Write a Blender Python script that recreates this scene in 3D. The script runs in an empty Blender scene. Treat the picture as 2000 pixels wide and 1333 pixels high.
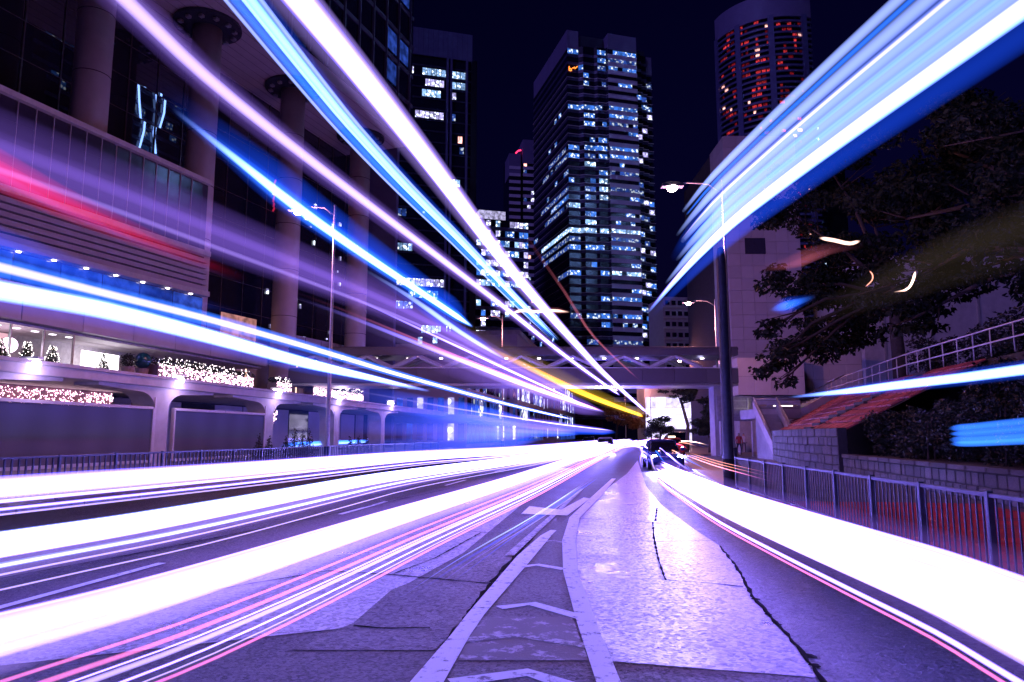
import bpy, math, random
from mathutils import Vector, Matrix

# ------------------------------------------------------------------ camera, sky, blue fill, exposure
SC = bpy.context.scene
COL = SC.collection
random.seed(7)
R = random.Random(11)
FPX = 1400.0                       # focal length in units of a 2000 px wide frame
YAW = math.radians(9.26)           # the camera looks a little left of the road's direction (+Y)
PITCH = math.radians(7.47)
EYE = 1.7
cam_d = bpy.data.cameras.new('camera')
cam_d.sensor_width = 36.0
cam_d.lens = FPX / 2000.0 * 36.0
cam_d.clip_start = 0.05
cam_d.clip_end = 3000.0
cam = bpy.data.objects.new('camera', cam_d)
COL.objects.link(cam)
cam.location = (0, 0, EYE)
cam.rotation_euler = (math.pi / 2 + PITCH, 0, YAW)
SC.camera = cam

world = bpy.data.worlds.new('World')
SC.world = world
world.use_nodes = True
wn = world.node_tree.nodes
wl = world.node_tree.links
bg = wn['Background']
sky = wn.new('ShaderNodeTexSky')
sky.sky_type = 'NISHITA'
sky.sun_disc = False
sky.sun_elevation = math.radians(1.0)
sky.sun_rotation = math.radians(215)
tint = wn.new('ShaderNodeMix')
tint.data_type = 'RGBA'
tint.blend_type = 'MULTIPLY'
tint.inputs[0].default_value = 1.0
tint.inputs[7].default_value = (0.10, 0.06, 1.0, 1)      # violet-blue glow of the city on the night sky
wl.new(sky.outputs[0], tint.inputs[6])
wl.new(tint.outputs[2], bg.inputs[0])
bg.inputs[1].default_value = 0.02
blue_fill_d = bpy.data.lights.new('blue_fill', 'SUN')  # added blue fill light for the tower fronts, its source unseen
blue_fill_d.energy = 1.1
blue_fill_d.angle = math.radians(10)
blue_fill_d.color = (0.26, 0.19, 1.0)
blue_fill = bpy.data.objects.new('blue_fill', blue_fill_d)
COL.objects.link(blue_fill)
blue_fill.rotation_euler = (math.radians(50), 0, math.radians(-35))
vs = SC.view_settings
vs.view_transform = 'Standard'
vs.look = 'None'
vs.exposure = -0.35
vs.gamma = 1.0
cy = SC.cycles
cy.use_denoising = True
cy.transparent_max_bounces = 64
cy.max_bounces = 4
cy.use_adaptive_sampling = True
cy.adaptive_threshold = 0.02
cy.diffuse_bounces = 2
cy.glossy_bounces = 3
cy.sample_clamp_indirect = 4.0
cy.caustics_reflective = False
cy.caustics_refractive = False

# ------------------------------------------------------------------ survey helpers (real distances in metres)
FWD = Vector((-math.sin(YAW), math.cos(YAW), 0))
RGT = Vector((math.cos(YAW), math.sin(YAW), 0))
CP, SP = math.cos(PITCH), math.sin(PITCH)


def ray(px, py):
    a = (px - 1000.0) / FPX
    b = (666.5 - py) / FPX
    return RGT * a + FWD * (CP - b * SP) + Vector((0, 0, SP + b * CP))


def at_z(px, py, z):
    """point of the horizontal plane at height z seen in that direction"""
    r = ray(px, py)
    t = (z - EYE) / r.z
    return Vector((0, 0, EYE)) + r * t


def at_d(px, py, d):
    """point at d metres along the ground ahead of the camera"""
    r = ray(px, py)
    t = d / r.dot(FWD)
    return Vector((0, 0, EYE)) + r * t


def at_X(px, py, X):
    r = ray(px, py)
    return Vector((0, 0, EYE)) + r * (X / r.x)


# ------------------------------------------------------------------ mesh builder
class MB:
    def __init__(s):
        s.v = []
        s.f = []

    def poly(s, pts):
        n = len(s.v)
        s.v += [tuple(p) for p in pts]
        s.f.append(tuple(range(n, n + len(pts))))
        return s

    def box(s, x0, x1, y0, y1, z0, z1, b=0.0):
        n = len(s.v)
        if b <= 0:
            s.v += [(x, y, z) for z in (z0, z1) for y in (y0, y1) for x in (x0, x1)]
            for q in ((0, 2, 3, 1), (4, 5, 7, 6), (0, 1, 5, 4), (2, 6, 7, 3), (0, 4, 6, 2), (1, 3, 7, 5)):
                s.f.append(tuple(n + i for i in q))
        else:                                   # chamfered box
            s.v += [(x0 + b, y0, z0 + b), (x1 - b, y0, z0 + b), (x1 - b, y0, z1 - b), (x0 + b, y0, z1 - b),
                    (x0 + b, y1, z0 + b), (x1 - b, y1, z0 + b), (x1 - b, y1, z1 - b), (x0 + b, y1, z1 - b),
                    (x0, y0 + b, z0 + b), (x0, y1 - b, z0 + b), (x0, y1 - b, z1 - b), (x0, y0 + b, z1 - b),
                    (x1, y0 + b, z0 + b), (x1, y1 - b, z0 + b), (x1, y1 - b, z1 - b), (x1, y0 + b, z1 - b),
                    (x0 + b, y0 + b, z0), (x1 - b, y0 + b, z0), (x1 - b, y1 - b, z0), (x0 + b, y1 - b, z0),
                    (x0 + b, y0 + b, z1), (x1 - b, y0 + b, z1), (x1 - b, y1 - b, z1), (x0 + b, y1 - b, z1)]
            for q in ((0, 1, 2, 3), (5, 4, 7, 6), (9, 8, 11, 10), (12, 13, 14, 15), (16, 19, 18, 17), (20, 21, 22, 23),
                      (8, 0, 3, 11), (1, 12, 15, 2), (4, 9, 10, 7), (13, 5, 6, 14),
                      (16, 17, 1, 0), (17, 18, 13, 12), (18, 19, 4, 5), (19, 16, 8, 9),
                      (3, 2, 21, 20), (15, 14, 22, 21), (6, 7, 23, 22), (10, 11, 20, 23),
                      (0, 8, 16), (1, 17, 12), (5, 13, 18), (4, 19, 9), (3, 20, 11), (2, 15, 21), (6, 22, 14), (7, 10, 23)):
                s.f.append(tuple(n + i for i in q))
        return s

    def prism(s, pts, z0, z1, cap=True):
        """upright prism over a counter-clockwise outline"""
        n = len(s.v)
        k = len(pts)
        s.v += [(p[0], p[1], z0) for p in pts] + [(p[0], p[1], z1) for p in pts]
        for i in range(k):
            j = (i + 1) % k
            s.f.append((n + i, n + j, n + k + j, n + k + i))
        if cap:
            s.f.append(tuple(n + k + i for i in range(k)))
            s.f.append(tuple(n + k - 1 - i for i in range(k)))
        return s

    def extrude(s, prof, fn0, fn1):
        """closed profile carried from fn0(p) to fn1(p)"""
        n = len(s.v)
        k = len(prof)
        s.v += [tuple(fn0(p)) for p in prof] + [tuple(fn1(p)) for p in prof]
        for i in range(k):
            j = (i + 1) % k
            s.f.append((n + i, n + j, n + k + j, n + k + i))
        s.f.append(tuple(n + k + i for i in range(k)))
        s.f.append(tuple(n + k - 1 - i for i in range(k)))
        return s

    def tube(s, path, rad, seg=8, flat=1.0, cap=True):
        """tube along a path; rad a number or one per point; flat squeezes it vertically"""
        P = [Vector(p) for p in path]
        m = len(P)
        rr = rad if isinstance(rad, (list, tuple)) else [rad] * m
        n = len(s.v)
        for i, p in enumerate(P):
            t = (P[min(i + 1, m - 1)] - P[max(i - 1, 0)]).normalized()
            up = Vector((0, 0, 1)) if abs(t.z) < 0.95 else Vector((0, 1, 0))
            a = t.cross(up).normalized()
            b = a.cross(t).normalized()
            for k in range(seg):
                w = 2 * math.pi * k / seg
                s.v.append(tuple(p + (a * math.cos(w) + b * math.sin(w) * flat) * rr[i]))
        for i in range(m - 1):
            for k in range(seg):
                q = (k + 1) % seg
                s.f.append((n + i * seg + k, n + (i + 1) * seg + k, n + (i + 1) * seg + q, n + i * seg + q))
        if cap:
            s.f.append(tuple(n + k for k in range(seg)))
            s.f.append(tuple(n + (m - 1) * seg + seg - 1 - k for k in range(seg)))
        return s

    def lathe(s, prof, c=(0, 0, 0), seg=16):
        n = len(s.v)
        m = len(prof)
        for (r, z) in prof:
            for k in range(seg):
                w = 2 * math.pi * k / seg
                s.v.append((c[0] + r * math.cos(w), c[1] + r * math.sin(w), c[2] + z))
        for i in range(m - 1):
            for k in range(seg):
                q = (k + 1) % seg
                s.f.append((n + i * seg + k, n + i * seg + q, n + (i + 1) * seg + q, n + (i + 1) * seg + k))
        s.f.append(tuple(n + seg - 1 - k for k in range(seg)))
        s.f.append(tuple(n + (m - 1) * seg + k for k in range(seg)))
        return s

    def mesh(s, name, mat, smooth=False):
        me = bpy.data.meshes.new(name)
        me.from_pydata(s.v, [], s.f)
        if mat:
            me.materials.append(mat)
        if smooth:
            me.shade_smooth()
        me.update()
        return me

    def build(s, name, mat, parent=None, smooth=False, loc=(0, 0, 0)):
        return put(name, s.mesh(name, mat, smooth), parent, loc)


def put(name, me, parent=None, loc=(0, 0, 0), rot=(0, 0, 0), scale=(1, 1, 1)):
    o = bpy.data.objects.new(name, me)
    COL.objects.link(o)
    o.location = loc
    o.rotation_euler = rot
    o.scale = scale
    o.parent = parent
    return o


def tag(o, label, cat, group=None):
    o['label'] = label
    o['category'] = cat
    if group:
        o['group'] = group
    return o


def thing(name, label, cat, loc=(0, 0, 0), rz=0.0, group=None):
    o = bpy.data.objects.new(name, None)
    COL.objects.link(o)
    o.empty_display_size = 0.2
    o.location = loc
    o.rotation_euler = (0, 0, rz)
    return tag(o, label, cat, group)


def structure(o):
    o['kind'] = 'structure'
    return o


def stuff(o):
    o['kind'] = 'stuff'
    return o


def copy_tree(o, parent=None):
    c = o.copy()
    COL.objects.link(c)
    c.parent = parent
    for ch in list(o.children):
        copy_tree(ch, c)
    return c


def lamp_light(parent, loc, power, color, radius=0.15, name='lamp_light', spot=None):
    d = bpy.data.lights.new(name, 'SPOT' if spot else 'POINT')
    d.energy = power
    d.color = color
    d.shadow_soft_size = radius
    if spot:
        d.spot_size = math.radians(spot)
        d.spot_blend = 0.6
    o = bpy.data.objects.new(name, d)
    COL.objects.link(o)
    o.parent = parent
    o.location = loc
    return o


# ------------------------------------------------------------------ materials
MATS = {}


def mat(name, col, rough=0.6, metal=0.0, var=0.25, scale=3.0, bump=0.0, bscale=40.0, spec=0.5, rvar=0.0, objvar=0.0):
    """painted, stone, metal or glass surface with procedural tone variation and fine relief"""
    if name in MATS:
        return MATS[name]
    m = bpy.data.materials.new(name)
    m.use_nodes = True
    nt = m.node_tree
    N, L = nt.nodes, nt.links
    p = N['Principled BSDF']
    p.inputs['Roughness'].default_value = rough
    p.inputs['Metallic'].default_value = metal
    p.inputs['Specular IOR Level'].default_value = spec
    tc = N.new('ShaderNodeTexCoord')
    no = N.new('ShaderNodeTexNoise')
    no.inputs['Scale'].default_value = scale
    no.inputs['Detail'].default_value = 6
    no.inputs['Roughness'].default_value = 0.65
    L.new(tc.outputs['Object'], no.inputs['Vector'])
    mx = N.new('ShaderNodeMix')
    mx.data_type = 'RGBA'
    mx.inputs[6].default_value = tuple(max(0, c * (1 - var)) for c in col) + (1,)
    mx.inputs[7].default_value = tuple(min(1, c * (1 + var)) for c in col) + (1,)
    mr = N.new('ShaderNodeMapRange')
    mr.inputs[1].default_value = 0.3
    mr.inputs[2].default_value = 0.7
    L.new(no.outputs[0], mr.inputs[0])
    L.new(mr.outputs[0], mx.inputs[0])
    out = mx.outputs[2]
    if objvar > 0:
        oi = N.new('ShaderNodeObjectInfo')
        mr2 = N.new('ShaderNodeMapRange')
        mr2.inputs[3].default_value = 1 - objvar
        mr2.inputs[4].default_value = 1 + objvar
        L.new(oi.outputs['Random'], mr2.inputs[0])
        mv = N.new('ShaderNodeVectorMath')
        mv.operation = 'SCALE'
        L.new(out, mv.inputs[0])
        L.new(mr2.outputs[0], mv.inputs['Scale'])
        out = mv.outputs[0]
    L.new(out, p.inputs['Base Color'])
    if rvar > 0:
        mr3 = N.new('ShaderNodeMapRange')
        mr3.inputs[1].default_value = 0.3
        mr3.inputs[2].default_value = 0.7
        mr3.inputs[3].default_value = max(0.02, rough - rvar)
        mr3.inputs[4].default_value = min(1, rough + rvar)
        L.new(no.outputs[0], mr3.inputs[0])
        L.new(mr3.outputs[0], p.inputs['Roughness'])
    if bump > 0:
        nb = N.new('ShaderNodeTexNoise')
        nb.inputs['Scale'].default_value = bscale
        nb.inputs['Detail'].default_value = 4
        L.new(tc.outputs['Object'], nb.inputs['Vector'])
        bp = N.new('ShaderNodeBump')
        bp.inputs['Strength'].default_value = bump
        bp.inputs['Distance'].default_value = 0.02
        L.new(nb.outputs[0], bp.inputs['Height'])
        L.new(bp.outputs[0], p.inputs['Normal'])
    MATS[name] = m
    return m


def lit_window(name, col, strength, spots=0.0, dim=0.35):
    """a lit pane: brightness differs from pane to pane and over the pane, bright ceiling lamps where spots > 0"""
    m = bpy.data.materials.new(name)
    m.use_nodes = True
    nt = m.node_tree
    N, L = nt.nodes, nt.links
    p = N['Principled BSDF']
    p.inputs['Base Color'].default_value = (0.01, 0.01, 0.02, 1)
    p.inputs['Roughness'].default_value = 0.1
    tc = N.new('ShaderNodeTexCoord')
    oi = N.new('ShaderNodeObjectInfo')
    add = N.new('ShaderNodeVectorMath')
    add.operation = 'ADD'
    sc = N.new('ShaderNodeVectorMath')
    sc.operation = 'SCALE'
    sc.inputs['Scale'].default_value = 31.0
    cmb = N.new('ShaderNodeCombineXYZ')
    for i in range(3):
        L.new(oi.outputs['Random'], cmb.inputs[i])
    L.new(cmb.outputs[0], sc.inputs[0])
    L.new(tc.outputs['Object'], add.inputs[0])
    L.new(sc.outputs[0], add.inputs[1])
    no = N.new('ShaderNodeTexNoise')
    no.inputs['Scale'].default_value = 1.1
    no.inputs['Detail'].default_value = 3
    L.new(add.outputs[0], no.inputs['Vector'])
    mr = N.new('ShaderNodeMapRange')
    mr.inputs[1].default_value = 0.35
    mr.inputs[2].default_value = 0.65
    mr.inputs[3].default_value = dim
    mr.inputs[4].default_value = 1.3
    L.new(no.outputs[0], mr.inputs[0])
    r2 = N.new('ShaderNodeMapRange')
    r2.inputs[3].default_value = 0.45
    r2.inputs[4].default_value = 1.25
    L.new(oi.outputs['Random'], r2.inputs[0])
    mul = N.new('ShaderNodeMath')
    mul.operation = 'MULTIPLY'
    L.new(mr.outputs[0], mul.inputs[0])
    L.new(r2.outputs[0], mul.inputs[1])
    m2 = N.new('ShaderNodeMath')
    m2.operation = 'MULTIPLY'
    m2.inputs[1].default_value = strength
    L.new(mul.outputs[0], m2.inputs[0])
    s_out = m2.outputs[0]
    colout = None
    if spots > 0:
        vo = N.new('ShaderNodeTexVoronoi')
        vo.inputs['Scale'].default_value = 0.8
        L.new(add.outputs[0], vo.inputs['Vector'])
        lt = N.new('ShaderNodeMapRange')
        lt.inputs[1].default_value = 0.30
        lt.inputs[2].default_value = 0.42
        lt.inputs[3].default_value = spots
        lt.inputs[4].default_value = 0.0
        L.new(vo.outputs['Distance'], lt.inputs[0])
        ad = N.new('ShaderNodeMath')
        ad.operation = 'ADD'
        L.new(s_out, ad.inputs[0])
        L.new(lt.outputs[0], ad.inputs[1])
        s_out = ad.outputs[0]
        mc = N.new('ShaderNodeMix')
        mc.data_type = 'RGBA'
        mc.inputs[6].default_value = tuple(col) + (1,)
        mc.inputs[7].default_value = (0.8, 0.9, 1.0, 1)
        cl = N.new('ShaderNodeMath')
        cl.operation = 'DIVIDE'
        cl.use_clamp = True
        cl.inputs[1].default_value = spots
        L.new(lt.outputs[0], cl.inputs[0])
        L.new(cl.outputs[0], mc.inputs[0])
        colout = mc.outputs[2]
    if colout:
        L.new(colout, p.inputs['Emission Color'])
    else:
        p.inputs['Emission Color'].default_value = tuple(col) + (1,)
    L.new(s_out, p.inputs['Emission Strength'])
    m.cycles.emission_sampling = 'NONE'
    return m


def glow(name, col, strength):
    """a lamp, sign or other thing that gives off light"""
    m = bpy.data.materials.new(name)
    m.use_nodes = True
    p = m.node_tree.nodes['Principled BSDF']
    p.inputs['Base Color'].default_value = (0.02, 0.02, 0.02, 1)
    p.inputs['Emission Color'].default_value = tuple(col) + (1,)
    p.inputs['Emission Strength'].default_value = strength
    m.cycles.emission_sampling = 'NONE'
    return m


def light_in_air(name, col, strength, power=2.0, streak=0.0):
    """light hanging in the air: as bright as the chord of the ray through the streak, clear otherwise"""
    m = bpy.data.materials.new(name)
    m.use_nodes = True
    nt = m.node_tree
    N, L = nt.nodes, nt.links
    N.remove(N['Principled BSDF'])
    out = N['Material Output']
    g = N.new('ShaderNodeNewGeometry')
    ax = N.new('ShaderNodeAttribute')
    ax.attribute_name = 'axis'

    def math_node(op, a_, b_=None):
        n_ = N.new('ShaderNodeMath')
        n_.operation = op
        for i_, v_ in enumerate((a_, b_)):
            if v_ is None:
                continue
            if isinstance(v_, (int, float)):
                n_.inputs[i_].default_value = v_
            else:
                L.new(v_, n_.inputs[i_])
        return n_.outputs[0]

    def dot(a_, b_):
        n_ = N.new('ShaderNodeVectorMath')
        n_.operation = 'DOT_PRODUCT'
        L.new(a_, n_.inputs[0])
        L.new(b_, n_.inputs[1])
        return n_.outputs['Value']

    nd = math_node('ABSOLUTE', dot(g.outputs['Normal'], g.outputs['Incoming']))
    al = dot(ax.outputs['Vector'], g.outputs['Incoming'])
    sn = math_node('SQRT', math_node('MAXIMUM', math_node('SUBTRACT', 1.0, math_node('MULTIPLY', al, al)), 0.002))
    chord = math_node('POWER', math_node('MINIMUM', math_node('DIVIDE', nd, sn), 1.0), power)
    dens = math_node('POWER', math_node('MAXIMUM', sn, 0.1), -0.6)      # a slanting look passes through more of the light
    pw_out = math_node('MULTIPLY', chord, dens)
    ml = N.new('ShaderNodeMath')
    ml.operation = 'MULTIPLY'
    ml.inputs[1].default_value = strength * 0.5          # both walls of the streak are crossed
    L.new(pw_out, ml.inputs[0])
    val = ml.outputs[0]
    at = N.new('ShaderNodeAttribute')
    at.attribute_name = 'fade'
    m3 = N.new('ShaderNodeMath')
    m3.operation = 'MULTIPLY'
    L.new(val, m3.inputs[0])
    L.new(at.outputs['Fac'], m3.inputs[1])
    val = m3.outputs[0]
    em = N.new('ShaderNodeEmission')
    em.inputs[0].default_value = tuple(col) + (1,)
    L.new(val, em.inputs[1])
    tr = N.new('ShaderNodeBsdfTransparent')
    ad = N.new('ShaderNodeAddShader')
    L.new(tr.outputs[0], ad.inputs[0])
    L.new(em.outputs[0], ad.inputs[1])
    L.new(ad.outputs[0], out.inputs['Surface'])
    return m


def worn_paint(name, paint, under, wear=0.5, scale=9.0):
    """road paint worn through to the surface below"""
    m = bpy.data.materials.new(name)
    m.use_nodes = True
    nt = m.node_tree
    N, L = nt.nodes, nt.links
    p = N['Principled BSDF']
    p.inputs['Roughness'].default_value = 0.5
    tc = N.new('ShaderNodeTexCoord')
    no = N.new('ShaderNodeTexNoise')
    no.inputs['Scale'].default_value = scale
    no.inputs['Detail'].default_value = 8
    no.inputs['Roughness'].default_value = 0.75
    L.new(tc.outputs['Object'], no.inputs['Vector'])
    mr = N.new('ShaderNodeMapRange')
    mr.inputs[1].default_value = wear - 0.05
    mr.inputs[2].default_value = wear + 0.03
    L.new(no.outputs[0], mr.inputs[0])
    mx = N.new('ShaderNodeMix')
    mx.data_type = 'RGBA'
    mx.inputs[6].default_value = tuple(paint) + (1,)
    mx.inputs[7].default_value = tuple(under) + (1,)
    L.new(mr.outputs[0], mx.inputs[0])
    L.new(mx.outputs[2], p.inputs['Base Color'])
    bp = N.new('ShaderNodeBump')
    bp.inputs['Strength'].default_value = 0.5
    bp.inputs['Distance'].default_value = 0.01
    n2 = N.new('ShaderNodeTexNoise')
    n2.inputs['Scale'].default_value = 70
    L.new(tc.outputs['Object'], n2.inputs['Vector'])
    L.new(n2.outputs[0], bp.inputs['Height'])
    L.new(bp.outputs[0], p.inputs['Normal'])
    return m


def road_mat(name, col, rough, bump, grain=85.0, var=0.35, ridged=False, spec=0.5):
    """worn road surface: tone patches, fine aggregate relief, scattered smoother spots"""
    m = bpy.data.materials.new(name)
    m.use_nodes = True
    nt = m.node_tree
    N, L = nt.nodes, nt.links
    p = N['Principled BSDF']
    tc = N.new('ShaderNodeTexCoord')
    big = N.new('ShaderNodeTexNoise')
    big.inputs['Scale'].default_value = 0.9
    big.inputs['Detail'].default_value = 9
    big.inputs['Roughness'].default_value = 0.7
    L.new(tc.outputs['Object'], big.inputs['Vector'])
    mx = N.new('ShaderNodeMix')
    mx.data_type = 'RGBA'
    mx.inputs[6].default_value = tuple(c * (1 - var) for c in col) + (1,)
    mx.inputs[7].default_value = tuple(c * (1 + var) for c in col) + (1,)
    mr = N.new('ShaderNodeMapRange')
    mr.inputs[1].default_value = 0.35
    mr.inputs[2].default_value = 0.65
    L.new(big.outputs[0], mr.inputs[0])
    L.new(mr.outputs[0], mx.inputs[0])
    L.new(mx.outputs[2], p.inputs['Base Color'])
    rr = N.new('ShaderNodeMapRange')
    rr.inputs[1].default_value = 0.35
    rr.inputs[2].default_value = 0.65
    rr.inputs[3].default_value = rough - 0.04
    rr.inputs[4].default_value = rough + 0.08
    L.new(big.outputs[0], rr.inputs[0])
    L.new(rr.outputs[0], p.inputs['Roughness'])
    fine = N.new('ShaderNodeTexNoise')
    fine.inputs['Scale'].default_value = grain
    fine.inputs['Detail'].default_value = 4
    fine.inputs['Roughness'].default_value = 0.65
    L.new(tc.outputs['Object'], fine.inputs['Vector'])
    mid = N.new('ShaderNodeTexNoise')
    mid.inputs['Scale'].default_value = 14
    mid.inputs['Detail'].default_value = 6
    mp = N.new('ShaderNodeMapping')
    if ridged:
        mp.inputs['Scale'].default_value = (0.35, 5.0, 1)
    L.new(tc.outputs['Object'], mp.inputs['Vector'])
    L.new(mp.outputs[0], mid.inputs['Vector'])
    ad = N.new('ShaderNodeMath')
    ad.operation = 'ADD'
    L.new(fine.outputs[0], ad.inputs[0])
    wk_ = N.new('ShaderNodeMath')
    wk_.operation = 'MULTIPLY'
    wk_.inputs[1].default_value = 0.12
    L.new(mid.outputs[0], wk_.inputs[0])
    L.new(wk_.outputs[0], ad.inputs[1])
    bp = N.new('ShaderNodeBump')
    bp.inputs['Strength'].default_value = bump
    bp.inputs['Distance'].default_value = 0.02
    L.new(ad.outputs[0], bp.inputs['Height'])
    L.new(bp.outputs[0], p.inputs['Normal'])
    p.inputs['Specular IOR Level'].default_value = spec
    spk = N.new('ShaderNodeTexVoronoi')                       # pale and dark stones in the surface
    spk.inputs['Scale'].default_value = grain * 0.8
    L.new(tc.outputs['Object'], spk.inputs['Vector'])
    sr = N.new('ShaderNodeMapRange')
    sr.inputs[3].default_value = 0.2
    sr.inputs[4].default_value = 2.3
    L.new(spk.outputs['Color'], sr.inputs[0])
    sm = N.new('ShaderNodeVectorMath')
    sm.operation = 'SCALE'
    L.new(mx.outputs[2], sm.inputs[0])
    L.new(sr.outputs[0], sm.inputs['Scale'])
    L.new(sm.outputs[0], p.inputs['Base Color'])
    # every stone face lies at its own slant, so single stones glint
    sub = N.new('ShaderNodeVectorMath')
    sub.operation = 'SUBTRACT'
    sub.inputs[1].default_value = (.5, .5, .5)
    L.new(spk.outputs['Color'], sub.inputs[0])
    scl = N.new('ShaderNodeVectorMath')
    scl.operation = 'SCALE'
    scl.inputs['Scale'].default_value = 0.42
    L.new(sub.outputs[0], scl.inputs[0])
    adn = N.new('ShaderNodeVectorMath')
    L.new(bp.outputs[0], adn.inputs[0])
    L.new(scl.outputs[0], adn.inputs[1])
    nrm = N.new('ShaderNodeVectorMath')
    nrm.operation = 'NORMALIZE'
    L.new(adn.outputs[0], nrm.inputs[0])
    L.new(nrm.outputs[0], p.inputs['Normal'])
    return m

# ------------------------------------------------------------------ materials used all over
M = {}
M['asphalt'] = road_mat('asphalt', (0.02, 0.018, 0.023), 0.5, 1.0, 48, 0.55, spec=.28)
M['concrete_road'] = road_mat('concrete_road', (0.10, 0.095, 0.105), 0.30, 1.0, 36, 0.45, True, spec=.8)
M['lane_dark'] = road_mat('lane_dark', (0.016, 0.014, 0.019), 0.46, 1.0, 38, 0.55, True, spec=.28)
M['hatch_ground'] = road_mat('hatch_ground', (0.042, 0.042, 0.048), 0.48, 1.0, 52, 0.5, spec=.3)
M['paint'] = worn_paint('road_paint', (0.82, 0.82, 0.84), (0.10, 0.10, 0.11), 0.60, 8)
M['paint_old'] = worn_paint('old_road_paint', (0.45, 0.45, 0.48), (0.07, 0.07, 0.08), 0.50, 12)
M['tar'] = mat('tar', (0.004, 0.004, 0.005), 0.95, spec=.05)
M['paving'] = mat('paving', (0.16, 0.14, 0.14), 0.45, bump=0.4, bscale=30, scale=2, rvar=0.1, objvar=0.2)
M['red_lit_paving'] = mat('red_lit_paving', (0.7, 0.02, 0.025), 0.4, bump=0.4, bscale=30, scale=2, rvar=0.1, objvar=0.2)  # red glow on the near pavement is put into the slab colour
M['kerb'] = mat('kerb_stone', (0.28, 0.27, 0.27), 0.6, bump=0.3, bscale=25, scale=4)
M['concrete'] = mat('concrete', (0.34, 0.33, 0.33), 0.75, bump=0.15, bscale=15, scale=1.2, var=0.2)
M['pale_concrete'] = mat('pale_concrete', (0.5, 0.48, 0.48), 0.7, bump=0.1, bscale=20, scale=1.5, var=0.15)
M['granite'] = mat('granite', (0.06, 0.05, 0.05), 0.75, bump=0.9, bscale=14, scale=3, var=0.6, objvar=0.45)
M['mortar'] = mat('mortar', (0.05, 0.045, 0.045), 0.9)
M['brick_red'] = mat('slope_brick', (0.42, 0.07, 0.06), 0.65, bump=0.5, bscale=16, scale=4, var=0.35, objvar=0.25)
M['soil'] = mat('soil', (0.04, 0.035, 0.025), 0.95, bump=0.6, bscale=8)
M['steel'] = mat('galvanised_steel', (0.42, 0.43, 0.46), 0.38, 0.7, var=0.2, scale=12)
M['dark_steel'] = mat('dark_painted_steel', (0.035, 0.04, 0.06), 0.4, 0.3, var=0.3, scale=10)
M['rail_paint'] = mat('railing_paint', (.028, .03, .045), .5, .2, var=.3, scale=8)
M['white_steel'] = mat('pale_painted_steel', (0.6, 0.58, 0.58), 0.45, 0.0, var=0.1, scale=10)
M['bark'] = mat('bark', (0.06, 0.045, 0.035), 0.9, bump=0.8, bscale=12, scale=6)
M['leaf'] = mat('leaf', (0.018, 0.028, 0.016), 0.75, spec=.2, var=0.6, scale=1.2)
M['hedge_leaf'] = mat('hedge_leaf', (0.014, 0.02, 0.012), 0.5, var=0.6, scale=2.5)
M['dark_glass'] = mat('dark_glass', (0.012, 0.013, 0.03), 0.06, var=0.3, scale=0.3, spec=0.9)
M['facade_glass'] = mat('facade_glass', (0.02, 0.02, 0.035), 0.008, var=0.3, scale=0.4, spec=1.0)
M['mullion'] = mat('mullion', (0.10, 0.09, 0.10), 0.5, 0.3)
M['column'] = mat('column_cladding', (0.5, 0.44, 0.46), 0.45, var=0.1, scale=0.8)
M['soffit'] = mat('soffit_panel', (0.45, 0.40, 0.42), 0.5, var=0.08, scale=1)
M['lilac_panel'] = mat('fascia_panel', (0.40, 0.36, 0.42), 0.5, var=0.1, scale=0.7, objvar=0.08)
M['navy_wall'] = mat('navy_wall', (0.03, 0.03, 0.06), 0.6)
M['black'] = mat('black_rubber', (0.012, 0.012, 0.014), 0.6)

# ------------------------------------------------------------------ ground, road, pavements
structure(MB().poly([(-1500, -600, -0.03), (1500, -600, -0.03), (1500, 2200, -0.03), (-1500, 2200, -0.03)]).build('ground', M['asphalt']))
XL, XR = -13.2, 2.85          # kerbs
g = MB()
NS = 60
for i in range(NS):
    y0 = -12 + i * 6.0
    g.poly([(XL, y0, 0), (XR, y0, 0), (XR, y0 + 6, 0), (XL, y0 + 6, 0)])
road = structure(g.build('road', M['asphalt']))


def flat(name, pix, z, m, parent=road):
    return MB().poly([tuple(at_z(x, y, z)) for (x, y) in pix]).build(name, m, parent)


def edged(name, le, ri, z, m, parent=road):
    """sheet between a left and a right edge, both read off row by row"""
    b = MB()
    A = [tuple(at_z(x, y, z)) for (x, y) in le]
    B = [tuple(at_z(x, y, z)) for (x, y) in ri]
    for i in range(len(A) - 1):
        b.poly([A[i], B[i], B[i + 1], A[i + 1]])
    return b.build(name, m, parent)


def strip(name, pix, width, z, m, parent=road, wob=0.0, world=False):
    P = [Vector(p) if world else at_z(p[0], p[1], z) for p in pix]
    Q = []
    for i in range(len(P) - 1):                    # finer steps so that a crack can wander
        n = max(1, int((P[i + 1] - P[i]).length / 0.12)) if wob else 1
        for k in range(n):
            Q.append(P[i].lerp(P[i + 1], k / n))
    Q.append(P[-1])
    b = MB()
    Ls, Rs = [], []
    for i, p in enumerate(Q):
        t = (Q[min(i + 1, len(Q) - 1)] - Q[max(i - 1, 0)]).normalized()
        nrm = Vector((t.y, -t.x, 0))
        w = width * (1 + (R.uniform(-0.6, 0.6) if wob else 0)) / 2
        o = nrm * (R.uniform(-1, 1) * wob)
        Ls.append(p - nrm * w + o)
        Rs.append(p + nrm * w + o)
    for i in range(len(Q) - 1):
        b.poly([(Ls[i].x, Ls[i].y, z), (Rs[i].x, Rs[i].y, z), (Rs[i + 1].x, Rs[i + 1].y, z), (Ls[i + 1].x, Ls[i + 1].y, z)])
    return b.build(name, m, parent)


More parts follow.
